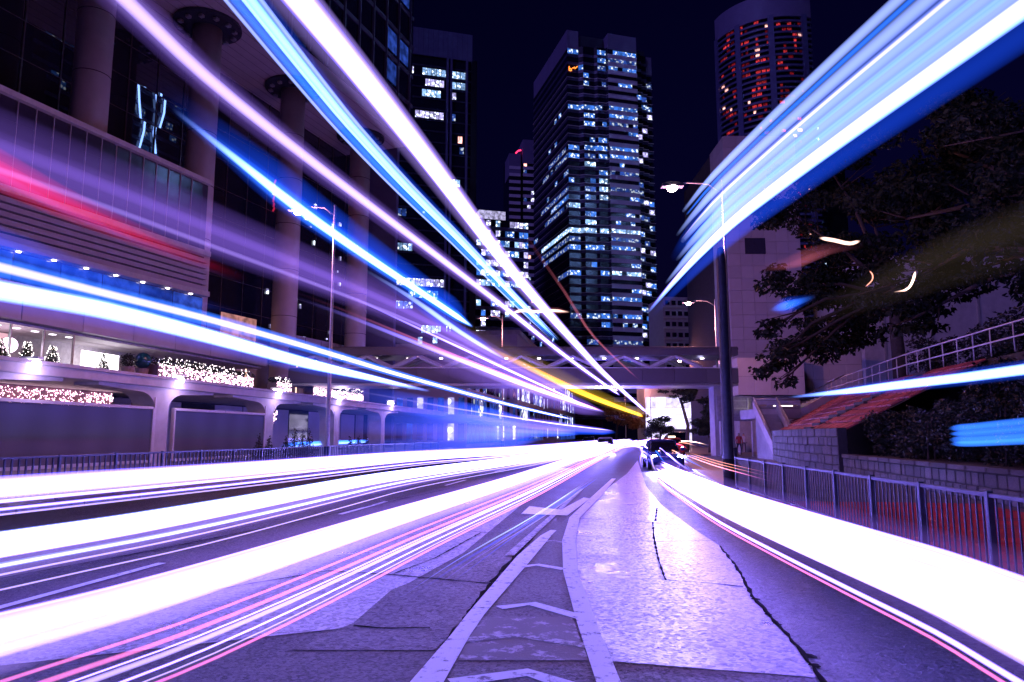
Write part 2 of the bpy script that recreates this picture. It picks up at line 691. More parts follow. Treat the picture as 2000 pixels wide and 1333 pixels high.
# concrete slabs of different ages
edged('concrete_slab', [(1172, 1290), (1140, 1216), (1110, 1116), (1108, 1056), (1120, 1011), (1165, 971), (1225, 925), (1245, 900)],
      [(1604, 1324), (1530, 1230), (1470, 1165), (1440, 1110), (1405, 1066), (1350, 1030), (1290, 985), (1262, 950), (1252, 900)][0:8], 0.004, M['concrete_road'])
edged('dark_lane_slab', [(1700, 1500), (1604, 1324), (1530, 1230), (1470, 1165), (1440, 1110), (1405, 1066), (1350, 1030), (1290, 985), (1262, 950)],
      [(2900, 1500), (2700, 1324), (2300, 1230), (2100, 1165), (1900, 1110), (1720, 1066), (1600, 1030), (1440, 985), (1350, 950)], 0.004, M['lane_dark'])
edged('hatched_ground', [(700, 1460), (830, 1333), (898, 1241), (1028, 1086), (1080, 1036), (1120, 1000), (1165, 968)],
      [(1290, 1460), (1190, 1333), (1146, 1216), (1114, 1116), (1111, 1056), (1122, 1011), (1166, 967)], 0.005, M['hatch_ground'])
edged('concrete_slab', [(-300, 1333), (160, 1215), (560, 1080), (860, 985), (1040, 915)],
      [(690, 1225), (760, 1160), (905, 1080), (1020, 985), (1120, 915)], 0.004, M['concrete_road'])
edged('concrete_slab', [(560, 1270), (690, 1217), (765, 1152), (960, 1075)],
      [(850, 1270), (900, 1217), (960, 1138), (1040, 1075)], 0.0045, M['lane_dark'])
# tar joints and cracks
for pix, w, wb in (
        ([(1275, 1020), (1277, 1050), (1285, 1090), (1300, 1133), (1375, 1138), (1452, 1146)], 0.025, 0.006),
        ([(1118, 1012), (1220, 1017), (1330, 1026)], 0.03, 0.004),
        ([(1122, 1046), (1276, 1058), (1400, 1056)], 0.02, 0.004),
        ([(1280, 1018), (1283, 993)], 0.03, 0.003),
        ([(1405, 1066), (1440, 1110), (1470, 1165), (1530, 1230), (1604, 1324), (1640, 1380)], 0.03, 0.014),
        ([(640, 1115), (760, 1122), (960, 1140)], 0.03, 0.008),
        ([(770, 1120), (850, 1090), (940, 1040)], 0.02, 0.008),
        ([(960, 1138), (900, 1220), (870, 1262)], 0.05, 0.012),
        ([(1040, 1048), (960, 1138)], 0.05, 0.01),
        ([(690, 1222), (765, 1228), (840, 1226)], 0.04, 0.02),
        ([(840, 1030), (950, 1040), (1050, 1045)], 0.02, 0.005),
        ([(640, 1115), (430, 1150), (100, 1205)], 0.03, 0.01),
        ([(0, 1130), (300, 1075), (620, 1010), (900, 950)], 0.03, 0.01)):
    strip('tar_joint', pix, w * 1.15, 0.009, M['tar'], wob=wb * .8)
for (x, y, s) in ((1475, 1170, 0.05), (1580, 1282, 0.07), (1500, 1200, 0.04), (1592, 1300, 0.05), (1520, 1220, 0.035)):
    c = at_z(x, y, 0.010)
    MB().poly([(c.x + s * R.uniform(.6, 1.3) * math.cos(a * .785), c.y + s * R.uniform(.6, 1.3) * math.sin(a * .785), 0.0105) for a in range(8)]).build('pothole', M['tar'], road)
# hatched median: two edge lines and the chevrons between them
edged('lane_marking', [(1195, 1400), (1165, 1333), (1127, 1216), (1100, 1116), (1098, 1056), (1112, 1011), (1155, 971), (1195, 935)],
      [(1258, 1400), (1213, 1333), (1165, 1216), (1128, 1116), (1124, 1056), (1132, 1011), (1172, 971), (1203, 935)], 0.013, M['paint'])
edged('lane_marking', [(750, 1400), (800, 1333), (880, 1241), (912, 1200), (1010, 1086), (1056, 1046), (1076, 1035)],
      [(812, 1400), (866, 1333), (918, 1241), (946, 1200), (1044, 1086), (1077, 1046), (1087, 1036)], 0.013, M['paint'])
for pix, w in (([(880, 1333), (1030, 1313), (1108, 1338)], 0.13), ([(975, 1187), (1040, 1179), (1136, 1206)], 0.12),
               ([(1020, 1107), (1050, 1103), (1102, 1112)], 0.11), ([(1060, 1058), (1082, 1056), (1101, 1060)], 0.1),
               ([(905, 1250), (1010, 1240), (1150, 1262)], 0.10)):
    strip('chevron_marking', pix, w * 1.25, 0.012, M['paint'] if w > 0.1 else M['paint_old'])
edged('worn_marking', [(895, 1290), (915, 1245), (940, 1205)], [(1150, 1290), (1132, 1245), (1118, 1205)], 0.0085, worn_paint('scuffed_paint', (.4, .4, .43), (.055, .055, .06), .44, 5))
flat('lane_marking', [(1018, 1004), (1108, 1007), (1152, 974), (1140, 972), (1096, 996), (1034, 989)], 0.014, M['paint'])
flat('lane_marking', [(985, 1085), (1004, 1085), (1140, 955), (1134, 955)], 0.0135, M['paint_old'])
for k in range(9):           # dashes between the lanes on the left
    for X in (-6.2, -9.8):
        y0 = 6 + k * 9.0
        MB().poly([(X - .06, y0, 0.008), (X + .06, y0, 0.008), (X + .06, y0 + 3, 0.008), (X - .06, y0 + 3, 0.008)]).build('lane_dash', M['paint'], road)
# pavements with kerbs
for nm, x0, x1 in (('pavement_right', XR, 14.0), ('pavement_left', -40.0, XL)):
    b = MB()
    kx0, kx1 = (x0, x0 + .25) if nm.endswith('right') else (x1 - .25, x1)
    px0, px1 = (x0 + .25, x1) if nm.endswith('right') else (x0, x1 - .25)
    pv = structure(MB().box(px0, px1, -12, 330, -0.02, 0.115).build(nm, M['paving']))
    for k in range(50):
        MB().box(kx0, kx1, -12 + k * 2.0, -12 + k * 2.0 + 1.985, -0.02, 0.125, 0.015).build('kerb_stone', M['kerb'], pv)
    MB().box(kx0, kx1, 88, 330, -0.02, 0.125, 0.015).build('kerb_stone', M['kerb'], pv)
    if nm.endswith('right'):
        slab = MB().box(0.006, 0.594, 0.006, 0.594, 0, 0.02, 0.004).mesh('paving_slab', M['red_lit_paving'])
        slab2 = MB().box(0.006, 0.594, 0.006, 0.594, 0, 0.02, 0.004).mesh('paving_slab', M['paving'])
        for i in range(8):
            for j in range(34):
                put('paving_slab', slab if j < 24 else slab2, pv, (XR + .27 + i * .6, 4 + j * .6, 0.112 + R.uniform(-.003, .004)))
    else:
        pass

# ------------------------------------------------------------------ railings at the kerbs
def railing(name, label, X, y0, y1, panel, gap, h, mpost, mbar, z=0.12, rz=0.0, bw=.009):
    t = thing(name, label, 'railing', (X, y0, z), rz)
    n = int(round((y1 - y0) / panel))
    bar = MB().box(-bw, bw, -bw, bw, 0.14, h - .03).mesh('bar', mbar)
    post = MB().box(-.035, .035, -.035, .035, 0, h + .02, .006).mesh('post', mpost)
    rail_t = MB().box(-.022, .022, .03, panel - .03, h - .05, h, .005).mesh('top_rail', mpost)
    rail_b = MB().box(-.018, .018, .03, panel - .03, .11, .15, .005).mesh('bottom_rail', mpost)
    for i in range(n + 1):
        put('post', post, t, (0, i * panel, 0))
        if i == n:
            break
        put('top_rail', rail_t, t, (0, i * panel, 0))
        put('bottom_rail', rail_b, t, (0, i * panel, 0))
        k = int(panel / gap)
        for j in range(1, k):
            put('bar', bar, t, (0, i * panel + j * panel / k, 0))
    return t


railing('pedestrian_railing', 'grey steel pedestrian railing along the kerb in front of the granite wall', 4.22, 4.0, 21.6, 1.6, 0.125, 0.95, M['rail_paint'], M['rail_paint'], rz=math.radians(4.0))
railing('pedestrian_railing', 'dark steel railing along the far kerb in front of the poster boards', -14.0, 10.0, 52.0, 2.0, 0.2, 1.08, M['dark_steel'], M['dark_steel'], bw=.018)

# ------------------------------------------------------------------ right side: granite walls, brick slope, terrace
UNIT = {}


def unit_block(key, m, ch=0.06):
    if key not in UNIT:
        UNIT[key] = MB().box(-.5, .5, -.5, .5, 0, 1, ch).mesh('stone', m)
    return UNIT[key]


def stone_wall(name, label, path, z0, zt, rows, slen, thick, m, cope=True):
    t = thing(name, label, 'wall', (path[0][0], path[0][1], z0))
    o = Vector((path[0][0], path[0][1], z0))
    core = MB()
    for a, b in zip(path[:-1], path[1:]):
        A, B = Vector((a[0], a[1], 0)), Vector((b[0], b[1], 0))
        d = (B - A)
        ln = d.length
        d.normalize()
        nrm = Vector((-d.y, d.x, 0))
        ang = math.atan2(d.y, d.x)
        th = thick - .06
        pts = [A - nrm * th / 2, B - nrm * th / 2, B + nrm * th / 2, A + nrm * th / 2]
        core.prism([(p.x - o.x, p.y - o.y) for p in pts], 0, zt - z0 - (0.1 if cope else 0.02))
        hrow = (zt - z0 - (0.14 if cope else 0)) / rows
        for r in range(rows):
            s = -R.uniform(0, slen * .6)
            while s < ln:
                e = min(ln, s + slen * R.uniform(.5, 1.6))
                s0 = max(0, s)
                if e - s0 > .08:
                    c = A + d * ((s0 + e) / 2)
                    put('stone', unit_block('stone' + m.name, m), t,
                        (c.x - o.x + nrm.x * R.uniform(-.012, .012), c.y - o.y + nrm.y * R.uniform(-.012, .012), r * hrow + .006),
                        (0, 0, ang), (e - s0 - .018, thick, hrow - .016))
                s = e
        if cope:
            k = max(1, int(ln / 1.0))
            for i in range(k):
                c = A + d * (ln * (i + .5) / k)
                put('coping_stone', unit_block('stone' + m.name, m), t, (c.x - o.x, c.y - o.y, zt - z0 - .135), (0, 0, ang), (ln / k - .012, thick + .1, .135))
    core.build('mortar_core', M['mortar'], t)
    return t


low = stone_wall('planter_wall', 'low granite block planter wall with a coping below the dark hedge', [(8.6, 12.5), (8.5, 22), (8.5, 30.6)], 0.115, 0.95, 2, 0.45, 0.35, M['granite'])
tall = stone_wall('retaining_wall', 'taller stained granite retaining wall at the foot of the red brick slope', [(8.45, 30.9), (8.3, 37), (8.9, 46), (10.3, 57)], 0.115, 2.0, 5, 0.9, 0.4, M['granite'], cope=False)

# slope of red bricks between wall top and terrace
slope = thing('brick_slope', 'red brick embankment slope above the granite retaining wall', 'embankment', (8.7, 31, 2.0))
SB = [(8.65, 31.2), (8.55, 37), (9.2, 46), (10.6, 57)]
ST = [(14.2, 31.2), (14.2, 37), (14.6, 46), (15.4, 57)]
ZB, ZT = 1.93, 4.75


def lerp2(tab, u):
    u = max(0, min(.9999, u)) * (len(tab) - 1)
    i = int(u)
    f = u - i
    return Vector((tab[i][0] * (1 - f) + tab[i + 1][0] * f, tab[i][1] * (1 - f) + tab[i + 1][1] * f, 0))


def slope_pt(u, v):
    a, b = lerp2(SB, u), lerp2(ST, u)
    p = a.lerp(b, v)
    p.z = ZB + (ZT - ZB) * v
    return p


so = Vector((8.7, 31, 2.0))
bed = MB()
for i in range(12):
    for j in range(4):
        bed.poly([tuple(slope_pt(u, v) - so - Vector((-.02, 0, .05))) for (u, v) in ((i / 12, j / 4), ((i + 1) / 12, j / 4), ((i + 1) / 12, (j + 1) / 4), (i / 12, (j + 1) / 4))])
bed.build('mortar_bed', M['mortar'], slope)
NU, NV = 30, 9
for i in range(NU):
    for j in range(NV):
        if i in (9, 10) and j > 0:
            continue
        off = .5 if j % 2 else 0
        u0, u1 = (i + off + .05) / (NU + .5), (i + off + .95) / (NU + .5)
        v0, v1 = (j + .12) / NV, (j + .88) / NV
        c = [slope_pt(u0, v0), slope_pt(u1, v0), slope_pt(u1, v1), slope_pt(u0, v1)]
        nrm = (c[1] - c[0]).cross(c[3] - c[0]).normalized()
        if nrm.z < 0:
            nrm = -nrm
        h = R.uniform(.02, .05)
        b = MB()
        q = [p - so for p in c]
        cc = sum(q, Vector()) / 4
        top = [p.lerp(cc, .03) + nrm * h for p in q]
        b.v = [tuple(p - nrm * .03) for p in q] + [tuple(p) for p in top]
        b.f = [(4, 5, 6, 7), (0, 1, 5, 4), (1, 2, 6, 5), (2, 3, 7, 6), (3, 0, 4, 7)]
        b.build('brick', M['brick_red'], slope)
for k in range(14):                      # stepped drain crossing the slope
    v = (k + .5) / 14
    p = slope_pt(10.2 / NU, v) - so
    MB().box(p.x - .2, p.x + .2, p.y - .75, p.y + .75, p.z - .25, p.z + .06, .02).build('drain_step', M['mortar'], slope)
# terrace and planting bed
structure(MB().prism([(14.0, 14), (70, 14), (70, 110), (16, 110), (15.4, 57), (14.6, 46), (14.2, 37), (14.2, 31.2)], -.02, 4.72).build('terrace', M['soil']))
structure(MB().prism([(8.8, 12.6), (14.02, 12.6), (14.02, 31), (8.8, 31)], -.02, 0.9).build('planting_bed', M['soil']))

# handrail of the ramp on the terrace edge
rp = [Vector((15.5, 60, 4.75)), Vector((14.9, 50, 4.75)), Vector((14.3, 40, 4.78)), Vector((14.25, 31, 4.8)), Vector((14.3, 24, 4.8)), Vector((14.3, 16, 4.8))]
hr = thing('ramp_handrail', 'long pale metal handrail with thin posts above the brick slope', 'handrail', rp[0])
for hgt, nm in ((1.1, 'top_rail'), (.55, 'middle_rail')):
    MB().tube([p - rp[0] + Vector((0, 0, hgt)) for p in rp], .035, 8).build(nm, M['white_steel'], hr, True)
pm = MB().tube([(0, 0, 0), (0, 0, 1.1)], .028, 8).mesh('post', M['white_steel'], True)
for i in range(len(rp) - 1):
    n = max(1, int((rp[i + 1] - rp[i]).length / 1.45))
    for k in range(n):
        put('post', pm, hr, rp[i].lerp(rp[i + 1], k / n) - rp[0])
hr_f = 1


# ------------------------------------------------------------------ foliage
def leaf_cloud(clumps, n, size, rnd, drop=0.0):
    """many small bent leaves spread through ellipsoid clumps (centre, radii)"""
    b = MB()
    vols = [c[1][0] * c[1][1] * c[1][2] for c in clumps]
    tot = sum(v ** .67 for v in vols)
    for (c, r), v in zip(clumps, vols):
        k = int(n * v ** .67 / tot)
        for _ in range(k):
            a = rnd.uniform(0, 2 * math.pi)
            z = rnd.uniform(-1, 1)
            q = math.sqrt(1 - z * z)
            rad = rnd.uniform(.45, 1.0) ** .6 * rnd.uniform(.85, 1.12)
            p = Vector((c[0] + r[0] * rad * q * math.cos(a), c[1] + r[1] * rad * q * math.sin(a), c[2] + r[2] * rad * z))
            L = size * rnd.uniform(.6, 1.3)
            t = Vector((rnd.uniform(-1, 1), rnd.uniform(-1, 1), rnd.uniform(-.8, .5) - drop)).normalized()
            s = t.cross(Vector((rnd.uniform(-1, 1), rnd.uniform(-1, 1), rnd.uniform(-1, 1)))).normalized() * L * .26
            f = s.cross(t).normalized() * L * .1
            m_ = p + t * L * .5
            i = len(b.v)
            b.v += [tuple(p), tuple(m_ + s + f), tuple(p + t * L), tuple(m_ - s + f)]
            b.f += [(i, i + 1, i + 2), (i, i + 2, i + 3)]
    return b


def tree(name, label, base, height, trunk_r, blobs, n, size, seed, group=None, leafmat=None, trunk_h=None):
    rnd = random.Random(seed)
    t = thing(name, label, 'tree', base, 0, group)
    th = trunk_h or height * .45
    tr = MB()
    path = [Vector((0, 0, -.1)), Vector((rnd.uniform(-.2, .2), rnd.uniform(-.2, .2), th * .5)), Vector((rnd.uniform(-.4, .4), rnd.uniform(-.4, .4), th))]
    tr.tube(path, [trunk_r * 1.25, trunk_r, trunk_r * .75], 10)
    for (c, r) in blobs:
        m_ = path[2].lerp(Vector(c), .55) + Vector((rnd.uniform(-.5, .5), rnd.uniform(-.5, .5), rnd.uniform(-.2, .8)))
        tr.tube([path[1].lerp(path[2], rnd.uniform(.5, 1)), m_, Vector(c)], [trunk_r * .5, trunk_r * .28, trunk_r * .1], 7)
        for _ in range(4):
            e = Vector(c) + Vector((rnd.uniform(-.8, .8) * r[0], rnd.uniform(-.8, .8) * r[1], rnd.uniform(-.5, .7) * r[2]))
            tr.tube([m_.lerp(Vector(c), rnd.uniform(.3, 1)), e], [trunk_r * .15, trunk_r * .04], 5)
    tr.build('trunk', M['bark'], t, True)
    # small sub-clumps inside each limb's volume give light and dark masses and gaps
    sub = []
    for (c, r) in blobs:
        for _ in range(10):
            d = Vector((rnd.uniform(-1, 1), rnd.uniform(-1, 1), rnd.uniform(-1, 1)))
            if d.length > 1:
                d.normalize()
            s = rnd.uniform(.25, .45)
            sub.append(((c[0] + d.x * r[0] * .8, c[1] + d.y * r[1] * .8, c[2] + d.z * r[2] * .8), (r[0] * s, r[1] * s, r[2] * s * .7)))
    leaf_cloud(sub, n, size, rnd, .25).build('crown', leafmat or M['leaf'], t)
    return t


def blob(px, py, d, r, base):
    p = at_d(px, py, d)
    return ((p.x - base[0], p.y - base[1], p.z - base[2]), r)


b1 = (17.5, 50, 4.7)
tree('street_tree', 'big dark broadleaf tree overhanging the pink tiled box and stairs', b1, 15, .4,
     [blob(1545, 420, 50, (3, 3, 2), b1), blob(1620, 330, 52, (4, 4, 2.5), b1), blob(1560, 560, 49, (2.8, 3, 2), b1), blob(1640, 520, 50, (4, 4, 3), b1),
      blob(1600, 650, 48, (3.5, 3, 2), b1), blob(1515, 700, 46, (1.5, 1.6, .9), b1), blob(1700, 620, 50, (3.5, 4, 2.5), b1), blob(1700, 420, 52, (4, 4, 3), b1),
      blob(1500, 640, 47, (1.2, 1.4, .8), b1), blob(1490, 725, 46, (.9, .9, .45), b1), blob(1530, 745, 46, (.7, .8, .4), b1)], 17000, .42, 3)
b2 = (19.5, 33, 4.7)
tree('street_tree', 'broad dark tree on the terrace behind the handrail bend', b2, 13, .45,
     [blob(1760, 430, 36, (3.4, 3.4, 2.2), b2), blob(1850, 380, 35, (3.6, 3.5, 2.4), b2), blob(1760, 560, 36, (2.8, 3, 1.8), b2), blob(1860, 540, 36, (2.6, 3, 1.4), b2),
      blob(1930, 420, 34, (3.4, 3.5, 2.4), b2), blob(1790, 620, 36, (2, 2, .9), b2), blob(1990, 330, 34, (3.5, 3.5, 2.5), b2), blob(1820, 280, 36, (3.5, 3.5, 2.2), b2)], 15000, .36, 4)
b3 = (19, 19, 4.7)
tree('street_tree', 'dark tree whose lowest branch hangs in at the edge of the view', b3, 11, .4,
     [blob(2010, 500, 24, (2, 2, 1), b3), blob(2060, 380, 24, (3, 3, 2), b3), blob(2000, 250, 25, (3, 3, 2), b3), blob(2120, 480, 24, (3, 3, 2), b3)], 7000, .3, 5)


def hedge(name, label, x0, x1, y0, y1, z0, z1, n, seed, size=.13, parent=None):
    rnd = random.Random(seed)
    cl = []
    vol = (x1 - x0) * (y1 - y0)
    for _ in range(max(12, int(vol * 3))):
        cl.append(((rnd.uniform(x0 + .2, x1 - .2), rnd.uniform(y0 + .2, y1 - .2), rnd.uniform(z0 + .12, z1 - .25)), (.42, .5, .38)))
    o = leaf_cloud(cl, n, size, rnd)
    t = thing(name, label, 'hedge', (x0, y0, z0))
    o.v = [(v[0] - x0, v[1] - y0, v[2] - z0) for v in o.v]
    o.build('foliage', M['hedge_leaf'], t)
    st = MB()
    for _ in range(int(vol * .5) + 3):
        x, y = rnd.uniform(.2, x1 - x0 - .2), rnd.uniform(.2, y1 - y0 - .2)
        st.tube([(x, y, 0), (x + rnd.uniform(-.2, .2), y + rnd.uniform(-.2, .2), (z1 - z0) * .8)], [.015, .008], 5)
    st.build('stem', M['bark'], t)
    return t


hedge('hedge', 'dense dark clipped hedge standing behind the low granite wall', 9.0, 11.2, 12.8, 30.4, 0.9, 2.8, 34000, 8)
hedge('hedge', 'ragged shrub row on the terrace behind the pale handrail', 15.2, 17.2, 15, 44, 4.72, 7.0, 16000, 9, .2)
hedge('hedge', 'dark shrubs on the bank between hedge and handrail', 11.3, 13.9, 13, 29.5, 0.9, 4.2, 26000, 10, .16)

# ------------------------------------------------------------------ towers in the background
W = {}
W['blue'] = lit_window('office_window_blue', (0.06, 0.24, 1.0), 1.0, 1.0, .55)
W['blue_dim'] = lit_window('office_window_dim', (0.06, 0.17, 0.9), 0.5, 0.6, .5)
W['white'] = lit_window('office_window_white', (0.32, 0.56, 1.0), 1.5, 2.2, .4)
W['lilac'] = lit_window('office_window_lilac', (0.55, 0.5, 1.0), 1.5, 2.5, .4)
W['lobby'] = lit_window('lobby_window_blue', (.06, .16, 1.0), .45, 0, .3)
W['showroom'] = lit_window('showroom_window', (.7, .62, 1.0), 3.2, 0, .6)
W['red'] = lit_window('flat_window_red', (1.0, 0.05, 0.06), 1.0, 0.0, .15)
W['red_dim'] = lit_window('flat_window_dim_red', (0.6, 0.02, 0.03), 0.35, 0.0, .2)
W['pink'] = lit_window('flat_window_pink', (1.0, 0.45, 0.4), 3.0, 0.0, .3)
M['tower_core'] = mat('tower_core', (0.012, 0.012, 0.03), 0.12, var=0.3, scale=.2, spec=.8)
M['spandrel_dark'] = mat('spandrel_dark', (0.07, 0.065, 0.13), 0.45, var=.15, scale=.3)
M['spandrel_pale'] = mat('spandrel_pale', (0.72, 0.66, 0.74), 0.5, var=.1, scale=.4)
M['crown_pale'] = mat('tower_crown', (0.20, 0.17, 0.30), 0.6, var=.1, scale=.2)
M['tower_blue'] = mat('tower_blue', (0.12, 0.12, 0.24), 0.5, var=.15, scale=.3)


def tower_root(name, label, lat_px, d, ang_deg, cat='building'):
    """Empty at the foot of the corner seen at lat_px, d metres ahead; local x runs along the front, y to the back"""
    p = at_d(lat_px, 850, d)
    a = math.radians(ang_deg)
    e = FWD * math.cos(a) + RGT * math.sin(a)
    return thing(name, label, cat, (p.x, p.y, 0), math.atan2(e.y, e.x))


def seg_pane(parent, A, B, s0, s1, z0, z1, m, name='window', proud=.05):
    """one pane on the wall from A to B (local plan), between s0 and s1 metres along it"""
    A, B = Vector((A[0], A[1], 0)), Vector((B[0], B[1], 0))
    d = (B - A).normalized()
    n = Vector((d.y, -d.x, 0))
    w = s1 - s0
    key = (round(w, 2), round(z1 - z0, 2), m.name, name)
    if key not in PANES:
        PANES[key] = MB().box(0, w, -.04, 0, 0, z1 - z0).mesh(name, m)
    c = A + d * s0 + n * proud
    return put(name, PANES[key], parent, (c.x, c.y, z0), (0, 0, math.atan2(d.y, d.x)))


PANES = {}


def ring(poly, z0, z1, out):
    """open band following an outline, set out by out metres (counter-clockwise outline)"""
    k = len(poly)
    q = []
    for i in range(k):
        a, b, c = Vector(poly[i - 1]), Vector(poly[i]), Vector(poly[(i + 1) % k])
        d1, d2 = (b - a).normalized(), (c - b).normalized()
        n1, n2 = Vector((d1.y, -d1.x)), Vector((d2.y, -d2.x))
        m_ = (n1 + n2)
        m_ = m_ / max(.3, m_.dot(n1))
        q.append(b + m_ * out)
    return MB().prism([(p.x, p.y) for p in q], z0, z1)


# --- the tall office tower with the pale projecting bay
t = tower_root('office_tower', 'tall dark blue office tower with lit window rows and a pale banded bay', 1116, 260, 74.5)
OUT = [(0, 44), (0, 0), (4.5, 0), (6, -1.2), (10.5, -1.2), (11.5, -2.0), (15, -2.0), (15.6, -3.2), (27.4, -3.2), (27.4, -1.8), (30, -1.8),
       (30, -.6), (32.8, -.6), (32.8, .6), (35.6, .6), (35.6, 44)]
ztop = at_d(1192, 86, 257).z
FH = 3.24
NF = 44
MB().prism(OUT, 0, ztop + 1).build('glass_wall', M['tower_core'], t)
sp = ring(OUT, 0, 1.15, .12).mesh('spandrel', M['spandrel_dark'])
wsp = MB().box(15.45, 27.55, -3.5, -2.9, 0, 1.7).mesh('bay_spandrel', M['spandrel_pale'])
line = ring(OUT, 0, .16, .3).mesh('sill_line', M['spandrel_pale'])
zf = [ztop - (i + 1) * FH for i in range(NF)]
for i, z in enumerate(zf):
    put('spandrel', sp, t, (0, 0, z - .1))
    put('bay_spandrel', wsp, t, (0, 0, z - .35))
    if i > 2:
        put('sill_line', line, t, (0, 0, z + 1.0))
G = {'L': ((0, 44), (0, 0)), 'B1': ((0, 0), (4.5, 0)), 'S1': ((4.5, 0), (6, -1.2)), 'B2': ((6, -1.2), (10.5, -1.2)), 'S2': ((10.5, -1.2), (11.5, -2)),
     'B3': ((11.5, -2), (15, -2)), 'W': ((15.6, -3.2), (27.4, -3.2)), 'R1': ((27.4, -1.8), (30, -1.8)), 'R2': ((30, -.6), (32.8, -.6)), 'R3': ((32.8, .6), (35.6, .6))}
ROWS = ['B1 B3 W', 'B3 S1 W-', 'S1 B3- W', 'B2', 'B2 B3- w', '', '', 'B1 S1 B2 S2 B3 W l', 'B2 W', 'B2 b3 W-', 'wr l', 'B2 B3', 'L- B1 B2 S2 B3 W', 'L- B1 B2- B3 W', 'B2! w', 'B3 W- l',
        'l b1 B2 B3!', 'L- B2- B3! W-', 'L B2 B3! wr', 'B1! L-', 'B2 w l', 'B2! w l', 'L! B1! S1! B2! S2! B3! W!', 'L- B1- W-', 'L- B1 S1 B2 S2 B3 W', '', 'b2 wr', 'L- B1 B3 W! l', '', 'wr', 'B3 W l', '',
        'B1- B2 S2 B3 W', 'B3 w', 'l', 'B2- W-', 'B1', 'l W-', '', '', '', '', '', '']
for i, z in enumerate(zf):
    row = ROWS[i].split()
    jobs = []
    for tok in row:
        m = W['white'] if '!' in tok else (W['blue_dim'] if '-' in tok else W['blue'])
        k = tok.strip('!-')
        if k in G:
            jobs.append((k, .94, m))
        elif k.upper() in G:
            jobs.append((k.upper(), .3 if k != 'l' else .12, W['blue']))
        elif k == 'wr':
            jobs.append(('WR', 1, W['blue']))
    if i < 35:
        for k in ('R1', 'R2', 'R3'):
            if R.random() < (.35 if i < 16 else .62):
                jobs.append((k, .85, R.choice([W['blue'], W['blue'], W['lilac'], W['blue_dim']])))
    for k, pr, m in jobs:
        A, B = G['W' if k == 'WR' else k]
        ln = (Vector(B) - Vector(A)).length
        n = max(1, int(round(ln / (1.95 if k != 'L' else 2.6))))
        s0 = 0
        if k == 'L' and pr > .5:
            s0 = int(n * R.uniform(.15, .75))
        for j in range(n):
            if k == 'WR' and j < n * .62:
                continue
            if j < s0 or R.random() > pr:
                continue
            seg_pane(t, A, B, (j + .03) * ln / n, (j + .97) * ln / n, z + 1.18, z + FH - .14, m, proud=.06)
# crown blocks
za = ztop
MB().box(15.5, 27.5, -3.4, 12, za + .2, za + 6.6).build('crown_block', M['crown_pale'], t)
MB().prism([(-.1, 43.5), (-.1, -.1), (4.6, -.1), (4.6, 43.5)], za - .2, za + 7.5).build('crown_block', M['crown_pale'], t)
MB().box(5.2, 15, 0, 20, za, za + 6).build('plant_room', M['navy_wall'], t)
MB().box(27.8, 33, 1, 20, za, za + 4).build('plant_room', M['navy_wall'], t)
MB().box(32.6, 35.8, .4, 12, za - 6, za + 1.5).build('crown_block', M['crown_pale'], t)
sg = MB()
for (a, b) in (((0, 0), (0, 1.6)), ((0, 0), (.9, 0)), ((.9, 0), (.9, .8)), ((0, .8), (.9, .8)), ((1.4, 1.1), (2.3, 1.6)), ((2.3, 1.0), (3.4, 2.1))):
    sg.tube([(a[0] + .6, -.25, za - 9.2 + a[1]), (b[0] + .6, -.25, za - 9.2 + b[1])], .17, 6)
sg.build('neon_sign', glow('neon_orange', (1.0, .22, .03), 4), t)

# --- dark slab block with a few white windows
t = tower_root('office_tower', 'dark slab office block with a blank parapet and few white windows', 640, 205, 75)
zt2 = at_d(708, 44, 208).z
x1 = 40.6
MB().box(0, x1, 0, 30, 0, zt2 - 8.5).build('glass_wall', M['tower_core'], t)
MB().box(-.3, x1 + .3, -.4, 30.3, zt2 - 9, zt2).build('parapet', M['tower_blue'], t)
for k in range(26):
    MB().box(.2 + k * 1.56, .26 + k * 1.56, -.46, -.38, zt2 - 8.8, zt2 - .2).build('parapet_rib', M['spandrel_dark'], t)
MB().box(x1 - 2, x1 + 3.2, 6, 30, 0, zt2 - 5).build('stair_shaft', M['navy_wall'], t)
for px_ in (14.0, 33.0, 34.2, 39.2):
    MB().box(px_ - .3, px_ + .3, -.7, .1, 0, zt2 - 8.8).build('vertical_rib', M['tower_blue'], t)
FH2 = 3.55
z0 = zt2 - 9
fl = MB().box(-.05, x1 + .05, -.12, .05, 0, .5).mesh('floor_band', M['navy_wall'])
for i in range(30):
    put('floor_band', fl, t, (0, 0, z0 - (i + 1) * FH2))


def slab_windows(i, a, b, pr, m):
    z = z0 - (i + 1) * FH2
    n = int((b - a) / 1.5)
    for j in range(n):
        if R.random() < pr:
            seg_pane(t, (0, 0), (x1, 0), a + j * 1.5 + .1, a + j * 1.5 + 1.4, z + .8, z + FH2 - .5, m)


for i, a, b, pr, m in ((1, 19.4, 22.5, 1, 'lilac'), (1, 25, 33, .8, 'white'), (1, 34.3, 38.8, 1, 'white'), (2, 26, 33, .85, 'lilac'), (2, 34.3, 39, .9, 'white'),
                       (3, 25, 33, .9, 'white'), (3, 34.4, 37, .8, 'lilac'), (5, 21.5, 33, .9, 'lilac'), (5, 34.3, 37, .6, 'blue_dim'), (7, 36.5, 38.6, 1, 'pink'),
                       (8, 37, 38.8, .8, 'blue_dim'), (11, 34.4, 39, .9, 'white'), (14, 15, 30, .4, 'blue_dim'), (17, 17, 23.5, .95, 'white'), (21, 14.5, 31, .7, 'blue'),
                       (22, 17.5, 24, .9, 'blue'), (24, 26, 36, .8, 'white'), (25, 16, 34, .15, 'white'), (20, 15, 33, 1, 'lilac'), (27, 14, 34, .3, 'lilac'), (28, 14, 34, .3, 'blue')):
    slab_windows(i, a, b, pr, W[m])

